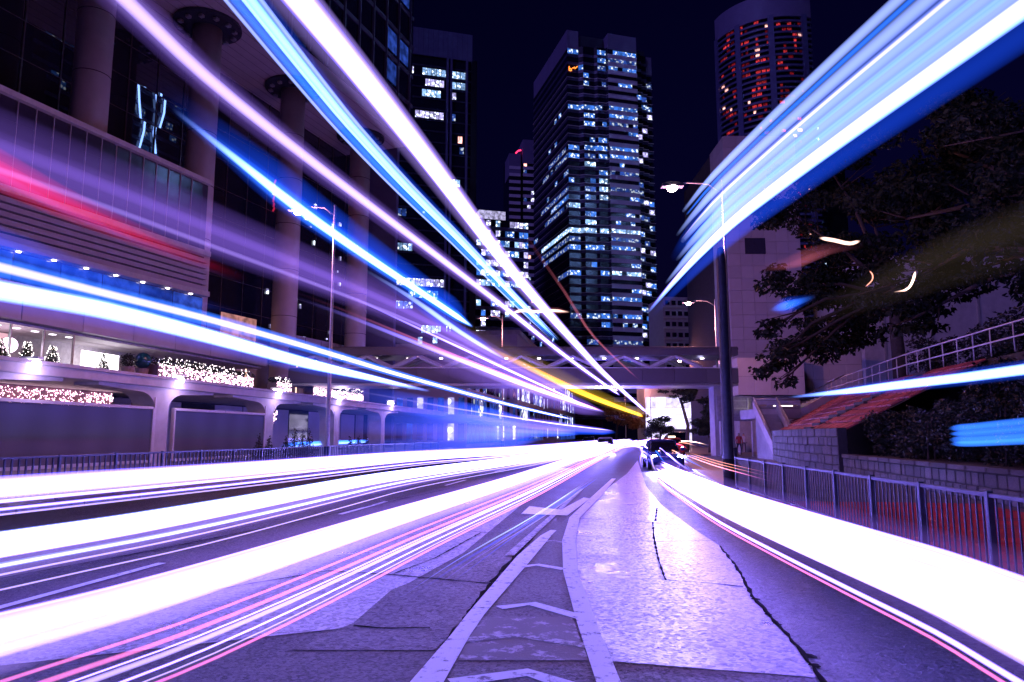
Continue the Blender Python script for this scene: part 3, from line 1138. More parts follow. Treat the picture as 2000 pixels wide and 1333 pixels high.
# --- brightly lit mid-rise tower seen between the light trails
t = tower_root('office_tower', 'slim brightly lit office tower in front of the banded white tower', 928, 225, 74)
zt3 = at_d(960, 428, 226).z
MB().box(0, 17.5, 0, 16, 0, zt3).build('glass_wall', M['tower_core'], t)
MB().box(1, 10, 1, 12, zt3, zt3 + 3.2).build('plant_room', lit_window('lantern_glass', (.65, .6, 1), 2.0), t)
for i in range(20):
    z = zt3 - (i + 1) * 3.3
    MB().box(-.15, 17.65, -.15, .1, z - .3, z + .9).build('spandrel', M['tower_blue'], t)
    for j in range(11):
        if R.random() < (.8 if i < 7 else .42):
            seg_pane(t, (0, 0), (17.5, 0), j * 1.59 + .1, j * 1.59 + 1.5, z + .95, z + 2.9, R.choice([W['lilac'], W['white'], W['blue'], W['lilac']]), proud=.05)

# --- slim white banded tower behind
t = tower_root('office_tower', 'slim pale tower with white horizontal bands and a red roof light', 995, 330, 80)
zt4 = at_d(1035, 272, 330).z
zt4b = at_d(1005, 300, 330).z
MB().box(0, 5.2, 0, 18, 0, zt4b).build('left_wing', M['tower_core'], t)
MB().box(5.2, 6.6, 1.5, 18, 0, zt4b + 2).build('recess', M['navy_wall'], t)
MB().box(6.6, 16, -.5, 18, 0, zt4 - 12).build('right_wing', M['tower_core'], t)
MB().box(6.4, 16.2, -.7, 18.2, zt4 - 12, zt4).build('crown_block', M['crown_pale'], t)
MB().box(-.2, 5.4, -.2, 12, zt4b - 11, zt4b).build('crown_block', M['crown_pale'], t)
bl = MB().box(-.2, 5.3, -.25, .2, 0, 1.5).mesh('white_band', M['spandrel_pale'])
br = MB().box(6.5, 16.1, -.75, -.3, 0, 1.5).mesh('white_band', M['spandrel_pale'])
for i in range(30):
    z = zt4 - 15 - i * 3.5
    put('white_band', bl, t, (0, 0, z))
    put('white_band', br, t, (0, 0, z))
    for j in range(5):
        if R.random() < .16:
            seg_pane(t, (6.6, -.5), (16, -.5), j * 1.8 + .2, j * 1.8 + 1.7, z + 1.6, z + 3.3, R.choice([W['pink'], W['lilac'], W['blue_dim']]))
MB().tube([(3, 0, zt4b + .3), (4.2, 0, zt4b + 1.6), (5.6, 0, zt4b + 2.0)], .35, 6).build('roof_light', glow('roof_red', (1, .03, .12), 4), t)

# --- curved residential tower with red windows
cpx, cd = 1538, 330
pc = at_d(cpx, 850, cd)
t = thing('apartment_tower', 'tall curved apartment tower with balcony bands and red lit windows', 'building', (pc.x, pc.y, 0), math.atan2(RGT.y, RGT.x) - .36)
RADC = 30.0
CY = 26.0


def arc_pt(a, r=RADC):
    return (r * math.sin(a), CY - r * math.cos(a))


A0, A1 = math.radians(-58), math.radians(42)
NA = 40
zt5 = at_d(1500, 12, 326).z
outl = [arc_pt(A0 + (A1 - A0) * k / NA, RADC - .9) for k in range(NA + 1)] + [(22, 48), (-24, 48)]
MB().prism(outl, 0, zt5 - 6).build('core', M['tower_core'], t)
MB().prism([arc_pt(A0 + (A1 - A0) * k / NA, RADC + .1) for k in range(NA + 1)] + [(22, 48), (-24, 48)], zt5 - 6.2, zt5 + 6).build('roof_screen', M['crown_pale'], t)
bm_ = MB()
for k in range(NA):
    a, b = A0 + (A1 - A0) * k / NA, A0 + (A1 - A0) * (k + 1) / NA
    p, q, p2, q2 = arc_pt(a), arc_pt(b), arc_pt(a, RADC - 1.3), arc_pt(b, RADC - 1.3)
    i = len(bm_.v)
    bm_.v += [(p[0], p[1], 0), (q[0], q[1], 0), (q[0], q[1], 1.0), (p[0], p[1], 1.0), (p2[0], p2[1], 0), (q2[0], q2[1], 0), (q2[0], q2[1], 1.0), (p2[0], p2[1], 1.0)]
    bm_.f += [(i, i + 1, i + 2, i + 3), (i + 3, i + 2, i + 6, i + 7), (i, i + 4, i + 5, i + 1)]
me = bm_.mesh('balcony_band', M['tower_blue'])
FH5 = 2.85
for i in range(52):
    put('balcony_band', me, t, (0, 0, zt5 - 9 - i * FH5))
for a in (math.radians(-28), math.radians(3), math.radians(34), math.radians(-57)):
    p = arc_pt(a, RADC - .3)
    b = MB().box(-1.4, 1.4, -.6, .8, 0, zt5 - 5)
    b.build('vertical_rib', M['tower_blue'], t).location = (p[0], p[1], 0)
    t.children[-1].rotation_euler = (0, 0, a)
rw = {k: MB().box(-1.1, 1.1, -.05, .05, 0, 1.5).mesh('window', W[k]) for k in ('red', 'red_dim', 'pink')}
for i in range(46):
    for k in range(19):
        a = math.radians(-55 + k * 5.0)
        if min(abs(a - math.radians(x)) for x in (-28, 3, 34, -57)) < .05:
            continue
        u = R.random()
        col = 'red' if u < .15 else ('pink' if u < .19 else ('red_dim' if u < .33 else None))
        if k in (9, 5) and i % 9 < 5 and u < .75:
            col = 'red'
        if col:
            p = arc_pt(a, RADC - .8)
            put('window', rw[col], t, (p[0], p[1], zt5 - 9 - i * FH5 + 1.15), (0, 0, a), (R.choice([.5, .8, 1.0]), 1, 1))

# --- dark tower behind the apartment tower
t = tower_root('apartment_tower', 'almost black slender tower beside the curved apartment tower', 1618, 385, 112)
MB().box(0, 6, 0, 18, 0, 200).build('core', M['navy_wall'], t)
MB().box(6.2, 16, 2, 18, 0, 192).build('rear_wing', M['navy_wall'], t)
for i in range(34):
    MB().box(-.15, 6.1, -.2, .1, 90 + i * 3.1, 90.5 + i * 3.1).build('floor_band', M['tower_blue'], t)
    if R.random() < .3:
        seg_pane(t, (0, 0), (6, 0), 2.4, 3.8, 91 + i * 3.1, 92.6 + i * 3.1, R.choice([W['white'], W['red'], W['blue_dim']]))

# --- small far block of flats behind the footbridge
t = tower_root('apartment_block', 'pale block of flats with small dark windows above the footbridge', 1302, 190, 82)
zt6 = at_d(1330, 580, 190).z
MB().box(0, 11, 0, 12, 0, zt6).build('wall', M['lilac_panel'], t)
dw = MB().box(0, 1.2, -.06, .05, 0, 1.2).mesh('window', M['dark_glass'])
for i in range(11):
    for j in range(6):
        put('window', dw, t, (.6 + j * 1.75, 0, zt6 - 2.2 - i * 2.9))
    MB().box(-.1, 11.1, -.25, 0, zt6 - 2.9 - i * 2.9, zt6 - 2.6 - i * 2.9).build('ledge', M['pale_concrete'], t)

# --- white tiled block by the stairs
p = at_d(1436, 850, 82)
t = thing('tiled_building', 'tall windowless block clad in pale square panels behind the tree', 'building', (p.x, p.y, 0), math.atan2(RGT.y, RGT.x))
M['tile'] = mat('pale_cladding_tile', (0.50, 0.46, 0.47), 0.35, var=.06, scale=1, objvar=.06)
zt7 = at_d(1480, 266, 82).z
MB().box(.05, 8.5, .06, 20, 0, zt7 - .05).build('core', M['mortar'], t)
tw, thh = 1.42, 1.45
tm = MB().box(.015, tw - .015, 0, .12, .015, thh - .015, .01).mesh('panel', M['tile'])
side = MB().box(0, .12, .015, tw - .015, .015, thh - .015, .01).mesh('panel', M['tile'])
nr = int(zt7 / thh)
for r in range(nr):
    z = zt7 - (r + 1) * thh
    for c in range(6):
        put('panel', tm, t, (c * tw + .01, -.06, z), (R.uniform(-.006, .006), 0, 0))
    for c in range(4):
        put('panel', side, t, (-.06, c * tw + .08, z))
MB().box(2.0, 4.4, -.10, .1, zt7 - 14.5, zt7 - 12.6).build('louvre', M['navy_wall'], t)

# --- pink lit projecting box and its lower wing
p = at_d(1446, 850, 66)
t = thing('tiled_building', 'low tiled box projecting over the stair head, lit pink', 'building', (p.x, p.y, 0), math.atan2(RGT.y, RGT.x))
zb, zt8 = at_d(1450, 772, 66).z, at_d(1450, 699, 66).z
MB().box(.05, 6.1, .08, 8, zb, zt8 - .03).build('core', M['mortar'], t)
for r in range(2):
    for c in range(4):
        w_, h_ = 6.15 / 4, (zt8 - zb) / 2
        MB().box(c * w_ + .012, (c + 1) * w_ - .012, 0, .1, zb + r * h_ + .012, zb + (r + 1) * h_ - .012, .01).build('panel', M['tile'], t)
MB().box(-.02, .06, .02, 8, zb, zt8).build('side_panel', M['tile'], t)
MB().box(.3, 6, 1, 8, 0, zb).build('shaft', M['concrete'], t)
MB().box(6.2, 12.5, 2.0, 8, 0, zt8 + 1).build('wing_core', M['mortar'], t)
for r in range(5):
    for c in range(4):
        MB().box(6.22 + c * 1.56, 6.22 + c * 1.56 + 1.54, 1.92, 2.02, zt8 + 1 - (r + 1) * 1.45 + .01, zt8 + 1 - r * 1.45 - .01, .01).build('panel', M['tile'], t)

# --- pale wall behind the trees
p = at_d(1700, 850, 74)
t = thing('terrace_building', 'plain pale concrete building behind the terrace trees', 'building', (p.x, p.y, 4.7), math.atan2(RGT.y, RGT.x))
MB().box(0, 40, 0, 12, 0, at_d(1900, 500, 74).z - 4.7).build('wall', M['pale_concrete'], t)
for k in range(8):
    MB().box(2 + k * 5, 2.25 + k * 5, -.12, .1, 0, 13).build('wall_rib', M['concrete'], t)

# --- bright building closing the road under the footbridge
p = at_d(1262, 850, 150)
t = thing('showroom_building', 'brightly lit white glass-fronted building under the footbridge', 'building', (p.x, p.y, 0), math.atan2(RGT.y, RGT.x))
MB().box(0, 17, .3, 10, 0, 13).build('wall', M['pale_concrete'], t)
for r in range(3):
    for c in range(8):
        MB().box(.1 + c * 2.12, .1 + c * 2.12 + 2.02, 0, .28, 3.0 + r * 2.2, 3.0 + r * 2.2 + 2.1).build('window', W['showroom'], t)
MB().box(-1, 18, -3, .2, 2.2, 2.8).build('canopy', M['concrete'], t)
for c in range(6):
    MB().box(.3 + c * 2.8, .3 + c * 2.8 + 2.5, 0, .25, .3, 2.1).build('shop_window', W['showroom'], t)

# --- neon-lined tower across the street, off to the side; the panes of the headquarters mirror it
nh = at_d(235, 180, 64)
a_f = math.atan(.354)
inc = ray(235, 180).normalized()
fd_ = FWD * math.cos(a_f) + RGT * math.sin(a_f)
fn_ = Vector((fd_.y, -fd_.x, 0))
ref = inc - fn_ * 2 * inc.dot(fn_)
nt_ = nh + ref * 190
t = thing('neon_tower', 'tower lined with blue-white neon tubes, seen mirrored in the column hall glass', 'building', (nt_.x, nt_.y, 0), math.atan2(-fd_.y, -fd_.x))
zc = nt_.z
S_ = 2.1
MB().box(-16 * S_, 16 * S_, 0, 30, 0, zc + 75).build('core', M['tower_core'], t)
nm = glow('neon_blue_white', (.22, .40, 1.0), 30)
for (x, z0_, z1_) in ((-3.2, -9, 20), (-.6, -16, 20), (2.2, -18, 16), (5.5, -3, 12), (8.5, 2, 8), (-12.5, -2, 14), (-14.5, -8, 4)):
    MB().tube([(S_ * (x + .5 * math.sin(k * 1.3)), -.6, zc + S_ * (z0_ + (z1_ - z0_) * k / 12)) for k in range(13)], .3, 6).build('neon_tube', nm, t)
for k in range(6):
    MB().tube([(S_ * (-5 + k * .3), -.6, zc + S_ * (15 + k * .9)), (S_ * (-1 + k * .5), -.6, zc + S_ * (16 + k))], .28, 6).build('neon_tube', nm, t)
for i in range(24):
    MB().box(-34, 34, -.4, .1, zc - 40 + i * 4.4, zc - 39 + i * 4.4).build('floor_band', M['tower_blue'], t)
    for j in range(19):
        if R.random() < .22:
            MB().box(-32 + j * 3.4, -29.4 + j * 3.4, -.2, 0, zc - 38.5 + i * 4.4, zc - 36.3 + i * 4.4).build('window', W['blue'], t)

# --- lower street fronts beyond the headquarters, closing the view towards the end of the road
for (X0, ya, yb, hh, lab, sd) in ((-21, 92, 118, 13, 'low blue-lit shop block beyond the round columns', 1), (-19, 122, 160, 19, 'mid-rise street front before the far end of the road', 2), (-16, 166, 215, 15, 'farthest low street front left of the bright building', 3)):
    rr = random.Random(sd)
    t = thing('street_block', lab, 'building', (X0, ya, .1))
    ln = yb - ya
    MB().box(-14, 0, 0, ln, 0, hh).build('wall', M['lilac_panel'], t)
    MB().box(-14.2, .5, -.3, ln + .3, hh, hh + .7).build('cornice', M['concrete'], t)
    MB().box(0, 1.6, .2, ln - .2, 3.4, 3.8).build('canopy', M['concrete'], t)
    nw = int(ln / 2.6)
    for f_ in range(int(hh / 3.4)):
        for k in range(nw):
            z_ = .4 + f_ * 3.4
            m_ = W['lobby'] if f_ == 0 else rr.choice([W['lobby'], M['dark_glass'], M['dark_glass'], W['blue_dim'], W['lilac']])
            MB().box(-.02, .08, k * 2.6 + .25, k * 2.6 + 2.35, z_ + (.1 if f_ == 0 else .5), z_ + 2.7).build('window', m_, t)
            MB().box(-14 + 14 * k / nw + .3, -14 + 14 * (k + 1) / nw - .3, -.08, .02, z_ + .5, z_ + 2.7).build('window', rr.choice([W['lobby'], M['dark_glass'], W['lilac']]), t)

# ------------------------------------------------------------------ big columned building on the left
p0 = at_d(350, 850, 60)
ea = FWD * math.cos(math.atan(.354)) + RGT * math.sin(math.atan(.354))      # its front runs away from us along this direction
BT = thing('glass_headquarters', 'huge glass headquarters raised on round columns above the lit walkway', 'building', (p0.x, p0.y, 0), math.atan2(ea.y, ea.x))
# local x: along the front (away from us), local -y: towards the road
ZS = 38.4
col_me = MB().lathe([(1.25, 0), (1.25, ZS)], seg=28).mesh('column', M['column'], True)
ring_me = MB().lathe([(1.7, ZS - .5), (2.9, ZS - .25), (2.9, ZS - .02), (1.7, ZS - .02)], seg=28).mesh('capital_ring', M['dark_steel'])
seam = MB().lathe([(1.262, 0), (1.262, .06)], seg=28).mesh('column_joint', M['mortar'])
for x in (-21.5, -10.5, 0.5, 13, 26.5):
    put('column', col_me, BT, (x, 0, 0))
    rg = put('capital_ring', ring_me, BT, (x, 0, 0))
    for k in range(12):
        a = k * math.pi / 6
        MB().box(x + 2.3 * math.cos(a) - .18, x + 2.3 * math.cos(a) + .18, 2.3 * math.sin(a) - .18, 2.3 * math.sin(a) + .18, ZS - .62, ZS - .4).build('ring_rib', M['steel'], BT)
    for k in range(7):
        put('column_joint', seam, BT, (x, 0, 4 + k * 4.8))
# glass wall behind the columns: panes one by one, each a little out of true
PW, PH = 3.1, 3.0
pane = MB().box(.03, PW - .03, -.02, .02, .03, PH - .03).mesh('pane', M['facade_glass'])
mull_v = MB().box(-.05, .05, -.09, .05, 0, ZS).mesh('mullion', M['mullion'])
GY = 5.0
for i in range(22):
    x = -34 + i * PW
    put('mullion', mull_v, BT, (x, GY, 0))
    for j in range(13):
        if x < -4 and j < 5:
            continue
        put('pane', pane, BT, (x, GY, j * PH - .6), (R.uniform(-.007, .007), R.uniform(-.003, .003), R.uniform(-.007, .007)))
for j in range(13):
    MB().box(-34, 34.2, GY - .07, GY + .05, j * PH - .63, j * PH - .57).build('transom', M['mullion'], BT)
MB().box(-34, 34.3, GY + .3, GY + 30, 0, ZS).build('inner_core', M['navy_wall'], BT)
# soffit and the tower above it
MB().box(-36, 31, -4.5, 36, ZS, ZS + 1.2).build('soffit', M['soffit'], BT)
for k in range(20):
    MB().box(-36, 31, -4.3 + k * 1.0, -4.27 + k * 1.0, ZS - .012, ZS + .01).build('soffit_joint', M['mortar'], BT)
MB().box(-36, 31, -4.6, 36, ZS + 1.2, 140).build('upper_glass_wall', M['tower_core'], BT)
for k in range(23):
    MB().box(-36.1 + k * 3.0, -35.85 + k * 3.0, -4.85, -4.55, ZS + 1.2, 140).build('upper_mullion', M['spandrel_dark'], BT)
for k in range(9):
    MB().box(-36, 31.05, -4.72, -4.58, ZS + 5 + k * 4.0, ZS + 5.5 + k * 4.0).build('upper_transom', M['spandrel_dark'], BT)
for (k, j) in ((20, 1), (20, 2), (21, 4), (19, 5), (21, 7), (20, 8), (21, 2)):
    MB().box(-35.6 + k * 3.0, -33.3 + k * 3.0, -4.66, -4.6, ZS + 2 + j * 4, ZS + 4.6 + j * 4).build('window', W['lobby'], BT)
MB().box(34, 34.6, -1, 30, 0, 120).build('end_wall', M['tower_blue'], BT)
# neon sign on a slim blade and small glints
bl = MB()
for k in range(7):
    bl.tube([(18.2 + .1 * (k % 2), 3.9, 27 + k * .55), (18.45 - .1 * (k % 3), 3.9, 27.5 + k * .55)], .1, 6)
bl.build('neon_sign', glow('neon_red', (1.0, .03, .12), 5), BT)
for k in range(26):
    x, z = R.uniform(16, 33), R.uniform(8, 30)
    MB().box(x, x + R.uniform(.15, .5), GY - .16, GY - .1, z, z + R.uniform(.15, .6)).build('office_light', W['lilac'], BT)

# glazed wing in front of the first columns
WG = thing('glazed_wing', 'lower glazed wing with pale ledges in front of the round columns', 'building', (p0.x, p0.y, 0), math.atan2(ea.y, ea.x))
WX0, WX1 = -30.0, -2.2
M['wing_glass'] = mat('wing_glass', (0.04, 0.035, 0.06), .12, var=.3, scale=.3, spec=.9)
MB().box(WX0, WX1, -3.6, -.3, 3, 22).build('core', M['navy_wall'], WG)
gp = MB().box(.02, 1.16, -.05, 0, .02, 1.34).mesh('pane', M['wing_glass'])
n = int((WX1 - WX0) / 1.18)
for i in range(n):
    for j in range(4):
        put('pane', gp, WG, (WX0 + i * 1.18, -3.62, 16.5 + j * 1.36), (R.uniform(-.006, .006), 0, R.uniform(-.006, .006)))
    MB().box(WX0 + i * 1.18 - .025, WX0 + i * 1.18 + .02, -3.74, -3.6, 16.4, 22).build('mullion', M['lilac_panel'], WG)
MB().box(WX0, WX1 + .1, -4.0, -3.5, 22, 22.35).build('ledge', M['pale_concrete'], WG)
MB().box(WX0, WX1 + .1, -4.2, -3.5, 16.0, 16.4).build('ledge', M['pale_concrete'], WG)
for k in range(6):
    MB().box(WX0, WX1 + .05, -3.95, -3.5, 13.2 + k * .45, 13.52 + k * .45).build('louvre', M['lilac_panel'], WG)
MB().box(WX0, WX1 + .1, -4.3, -3.5, 12.7, 13.1).build('ledge', M['pale_concrete'], WG)
dl = glow('downlight', (1.0, .85, .9), 14)
for k in range(12):
    MB().lathe([(.13, 0), (.13, .05)], (WX0 + 1 + k * 2.3, -3.9, 12.63), 10).build('downlight', dl, WG)
for i in range(9):
    MB().box(WX0 + i * 3.1 + .08, WX0 + i * 3.1 + 3.02, -3.68, -3.6, 8.9, 12.6).build('lobby_window', W['lobby'], WG)

# glowing recess and wall between the farther columns
LB = thing('lobby_wall', 'purple stone lobby wall with a glowing recess between the columns', 'wall', (p0.x, p0.y, 0), math.atan2(ea.y, ea.x))
MB().box(-2.0, 33.5, 2.0, 4.6, 0, 12.5).build('stone_wall', M['lilac_panel'], LB)
for k in range(12):
    MB().box(-1.5 + k * 3, -1.46 + k * 3, 1.97, 2.02, 0, 12.4).build('wall_joint', M['mortar'], LB)
MB().box(6.3, 11.2, 1.9, 2.02, 9.4, 13.2).build('glowing_recess', lit_window('recess_glow', (1.0, .42, .38), .9, 0, .4), LB)
for x in (9.5, 17.5, 21):
    f = MB().tube([(x, 1.5, 5.4), (x, 1.5, 10.5)], .06, 6).build('wall_lamp', glow('wall_lamp_glow', (1.0, .6, .45), 3.0), LB)

# ------------------------------------------------------------------ elevated walkway parallel to the road
WKX = -23.6
YB = [22.5, 33.8, 45.1, 56.4, 67.7]
ZW0, ZW1 = 4.12, 4.55
wk = thing('elevated_walkway', 'raised concrete walkway on curved piers in front of the shops', 'walkway', (WKX, 10, 0))
MB().box(-9, 0, -4, 100, ZW0, ZW1, .03).build('deck', M['pale_concrete'], wk)
MB().box(-.5, .12, -4, 100, ZW1, ZW1 + .14).build('edge_upstand', M['pale_concrete'], wk)
prof = [(-.55, 0), (.55, 0), (.55, 3.0)]
for k in range(9):
    a = k / 8 * math.pi / 2
    prof.append((.55 + 1.25 * (1 - math.cos(a)), 3.0 + .85 * math.sin(a)))
prof += [(4.6, 3.98), (4.6, ZW0), (-4.6, ZW0), (-4.6, 3.98)]
for k in range(8, -1, -1):
    a = k / 8 * math.pi / 2
    prof.append((-.55 - 1.25 * (1 - math.cos(a)), 3.0 + .85 * math.sin(a)))
for y in YB:
    MB().extrude(prof, lambda q: (-1.5, q[0] + y - 10, q[1]), lambda q: (-.25, q[0] + y - 10, q[1])).build('pier', M['pale_concrete'], wk)
    MB().box(-.24, -.2, y - 10 - .62, y - 10 - .5, .1, 3.6).build('downpipe', M['white_steel'], wk)
# lamps under the deck
globe_m = glow('globe_lamp', (.95, .9, 1.0), 14)
for (px_, py_, lab) in ((62, 712, 'glowing white lamp under the walkway above the poster board'), (347, 743, 'bright round lamp hanging under the walkway between two poster boards'),
                        (541, 766, 'round lamp under the walkway just past the poster boards'), (660, 779, 'small round lamp under the walkway beside the third pier'),
                        (763, 788, 'smallest round lamp at the far end of the walkway')):
    q = at_X(px_, py_, WKX - .1)
    lp = thing('walkway_lamp', lab, 'lamp', (q.x, q.y, q.z), 0, 'lamps under the walkway')
    MB().lathe([(.05, -.28), (.24, -.2), (.34, -.02), (.3, .12), (.2, .2)], seg=16).build('globe', globe_m, lp, True)
    MB().tube([(0, 0, .18), (0, 0, max(.3, ZW0 - q.z))], .06, 8).build('stem', M['steel'], lp)
    MB().box(-.4, .4, -.16, .16, max(.3, ZW0 - q.z) - .1, max(.3, ZW0 - q.z)).build('mount', M['white_steel'], lp)
    lamp_light(lp, (0.5, 0, -.5), 110, (.62, .45, 1.0), .3)

# poster boards between the piers
M['poster'] = None


def poster_mat(name, seed):
    m = bpy.data.materials.new(name)
    m.use_nodes = True
    N, L = m.node_tree.nodes, m.node_tree.links
    p = N['Principled BSDF']
    p.inputs['Roughness'].default_value = .55
    tc = N.new('ShaderNodeTexCoord')
    mp = N.new('ShaderNodeMapping')
    mp.inputs['Location'].default_value = (seed, seed * 2, 0)
    L.new(tc.outputs['Generated'], mp.inputs['Vector'])
    sx = N.new('ShaderNodeSeparateXYZ')
    L.new(tc.outputs['Generated'], sx.inputs[0])
    rp_ = N.new('ShaderNodeValToRGB')
    rp_.color_ramp.elements[0].position = .38
    rp_.color_ramp.elements[0].color = (.10, .09, .11, 1)
    rp_.color_ramp.elements[1].position = .46
    rp_.color_ramp.elements[1].color = (.07, .105, .10, 1)
    e = rp_.color_ramp.elements.new(.9)
    e.color = (.05, .07, .15, 1)
    L.new(sx.outputs[2], rp_.inputs[0])
    wv = N.new('ShaderNodeTexWave')
    wv.inputs['Scale'].default_value = 1.4
    wv.inputs['Distortion'].default_value = 1.5
    wv.bands_direction = 'Y'
    L.new(mp.outputs[0], wv.inputs['Vector'])
    mx = N.new('ShaderNodeMix')
    mx.data_type = 'RGBA'
    mx.inputs[0].default_value = .25
    L.new(rp_.outputs[0], mx.inputs[6])
    L.new(wv.outputs[0], mx.inputs[7])
    mx.blend_type = 'MULTIPLY'
    L.new(mx.outputs[2], p.inputs['Base Color'])
    return m


for i, (ya, yb, lab) in enumerate(((23.4, 33.0, 'large framed poster board in the first bay under the walkway'), (34.6, 44.3, 'large framed poster board in the second bay under the walkway'))):
    pb = thing('poster_board', lab, 'billboard', (WKX - .1, ya, .12))
    ln = yb - ya
    MB().box(-.12, -.02, .1, ln - .1, .35, 2.85).build('poster', poster_mat('poster_print_%d' % i, i * 3.3), pb)
    for (a, b, c, d) in ((0, .12, .2, 2.97), (ln - .12, ln, .2, 2.97)):
        MB().box(-.16, .04, a, b, c, d, .01).build('frame_post', M['white_steel'], pb)
    for (c, d) in ((.2, .34), (2.86, 3.0)):
        MB().box(-.155, .035, .121, ln - .121, c, d, .01).build('frame_rail', M['white_steel'], pb)
    for y in (.06, ln / 2, ln - .06):
        MB().lathe([(.03, 0), (.03, .03)], (.03, y, 2.92), 8).build('bolt', M['black'], pb)

# shops behind the walkway
SHX = -29.5
sh = thing('shop_row', 'row of glass-fronted lit shops along the raised walkway', 'building', (SHX, 14, ZW1))
M['interior'] = mat('shop_interior', (.5, .45, .5), .6)
MB().box(-8, -3.2, 0, 40, 0, 2.6).build('back_wall', M['interior'], sh)
MB().box(-8, .05, 0, 40, 2.5, 2.62).build('ceiling', M['interior'], sh)
for k in range(10):
    MB().box(-.03, .03, k * 2.0 + .04, k * 2.0 + 1.96, .05, 2.45).build('pane', mat('shop_glass', (.05, .04, .06), .05, var=.1) if k in (5,) else None or mat('shop_glass_clear', (.8, .8, .85), .02, var=.02), sh)
for o in list(sh.children):
    if o.name.startswith('pane'):
        m_ = o.data.materials[0]
        m_.node_tree.nodes['Principled BSDF'].inputs['Transmission Weight'].default_value = 1.0
        m_.node_tree.nodes['Principled BSDF'].inputs['IOR'].default_value = 1.05
for k in range(11):
    MB().box(-.05, .06, k * 2.0 - .035, k * 2.0 + .035, 0, 2.5).build('shop_post', M['steel'], sh)
sw = glow('shop_light_box', (1.0, .93, 1.0), 5.0)
for (a, b, c, d) in ((9.3, 12.0, .2, 2.3), (13.0, 15.0, .6, 2.2), (22.5, 25.5, .3, 2.0)):
    MB().box(-1.6, -1.5, a, b, c, d).build('light_box', sw, sh)
pk = glow('shop_panel_pink', (1.0, .55, .62), 1.4)
for (a, b) in ((16.5, 18.4), (2.0, 4.6)):
    MB().box(-2.6, -2.5, a, b, .1, 2.4).build('display_wall', pk, sh)
cl_m = glow('shop_ceiling_light', (1, .92, 1), 12)
for k in range(18):
    MB().box(-1.0, -.75, 1.0 + k * 1.15, 1.25 + k * 1.15, 2.46, 2.49).build('ceiling_light', cl_m, sh)
for k in range(10):
    MB().box(-.1, .55, k * 4 + .02, k * 4 + 3.98, 2.66, 4.35, .02).build('fascia_panel', M['lilac_panel'], sh)
MB().box(-8, -.12, 0, 40, 2.63, 4.3).build('fascia_core', M['mortar'], sh)
MB().box(-8, .3, -.5, 40.2, 4.36, 4.5).build('roof', M['pale_concrete'], sh)
lamp_light(sh, (-1.0, 10, 1.6), 160, (1, .85, 1), .4)
lamp_light(sh, (-1.0, 17, 1.6), 120, (1, .75, .9), .4)

# fairy-light hedges on the walkway edge
fl_m = glow('fairy_light', (1.0, .62, .78), 9)


def fairy(parent, name, boxf, n, s, m=fl_m):
    b = MB()
    for _ in range(n):
        x, y, z = boxf()
        r = s * R.uniform(.6, 1.3)
        i = len(b.v)
        b.v += [(x + r, y, z), (x - r, y, z), (x, y + r, z), (x, y - r, z), (x, y, z + r), (x, y, z - r)]
        b.f += [(i, i + 2, i + 4), (i + 2, i + 1, i + 4), (i + 1, i + 3, i + 4), (i + 3, i, i + 4), (i + 2, i, i + 5), (i + 1, i + 2, i + 5), (i + 3, i + 1, i + 5), (i, i + 3, i + 5)]
    return stuff(b.build(name, m, parent))


for (pa, pb_, lab, big) in ((308, 493, 'long planter hedge wrapped in fairy lights on the walkway edge', 1), (541, 568, 'narrow fairy-lit planter between the round columns', 0),
                            (612, 640, 'fairy-lit planter beside the last big column', 0), (647, 709, 'fairy-lit planter with a lit arch at the walkway end', 1)):
    ya = at_X(pa, 720, WKX - .4).y
    yb = at_X(pb_, 750, WKX - .4).y
    h = thing('lit_planter', lab, 'planter', (WKX - .7, ya, ZW1 + .14))
    ln = yb - ya
    MB().box(-.4, .32, 0, ln, 0, .62, .03).build('trough', mat('trough', (.10, .06, .08), .6), h)
    rnd = random.Random(int(pa))
    leaf_cloud([((rnd.uniform(-.3, .25), ln * (i + .5) / int(ln * 2 + 2), .82), (.3, .4, .25)) for i in range(int(ln * 2 + 2))], int(260 * ln), .12, rnd).build('hedge', M['hedge_leaf'], h)
    fairy(h, 'fairy_lights', lambda: (.34 + R.uniform(0, .04), R.uniform(0, ln), R.uniform(0, .66)), int(ln * 75), .028)
    fairy(h, 'hedge_lights', lambda: (R.uniform(.1, .36), R.uniform(0, ln), R.uniform(.66, 1.1)), int(ln * 16), .026, glow('fairy_light_white', (1, .85, .9), 9))
    if pa == 647:
        pts = [(0, ln * .5 + ln * .42 * math.cos(a), .8 + 1.3 * math.sin(a)) for a in [k * math.pi / 14 for k in range(15)]]
        fairy(h, 'arch_lights', lambda: tuple(c + R.uniform(-.09, .09) for c in R.choice(pts)), 160, .035)
        MB().tube(pts, .04, 6).build('arch_frame', M['dark_steel'], h)
# fairy-light curtains hung under the walkway
for (pa, pb_, py0, py1, lab) in ((-30, 224, 712, 752, 'wide curtain of pink fairy lights behind the first pier'), (262, 303, 732, 760, 'small curtain of pink fairy lights just past the first pier')):
    X_ = WKX - 5.5
    ya, yb = at_X(pa, py0, X_).y, at_X(pb_, py0, X_).y
    h = thing('light_curtain', lab, 'fairy lights', (X_, ya, 2.2))
    ln = yb - ya
    MB().box(-.05, 0, 0, ln, 0, ZW0 - 2.2 - .02).build('backing', mat('curtain_net', (.25, .12, .16), .8), h)
    fairy(h, 'fairy_lights', lambda: (.05 + R.uniform(0, .05), R.uniform(0, ln), R.uniform(.05, ZW0 - 2.3)), int(ln * 130), .03)

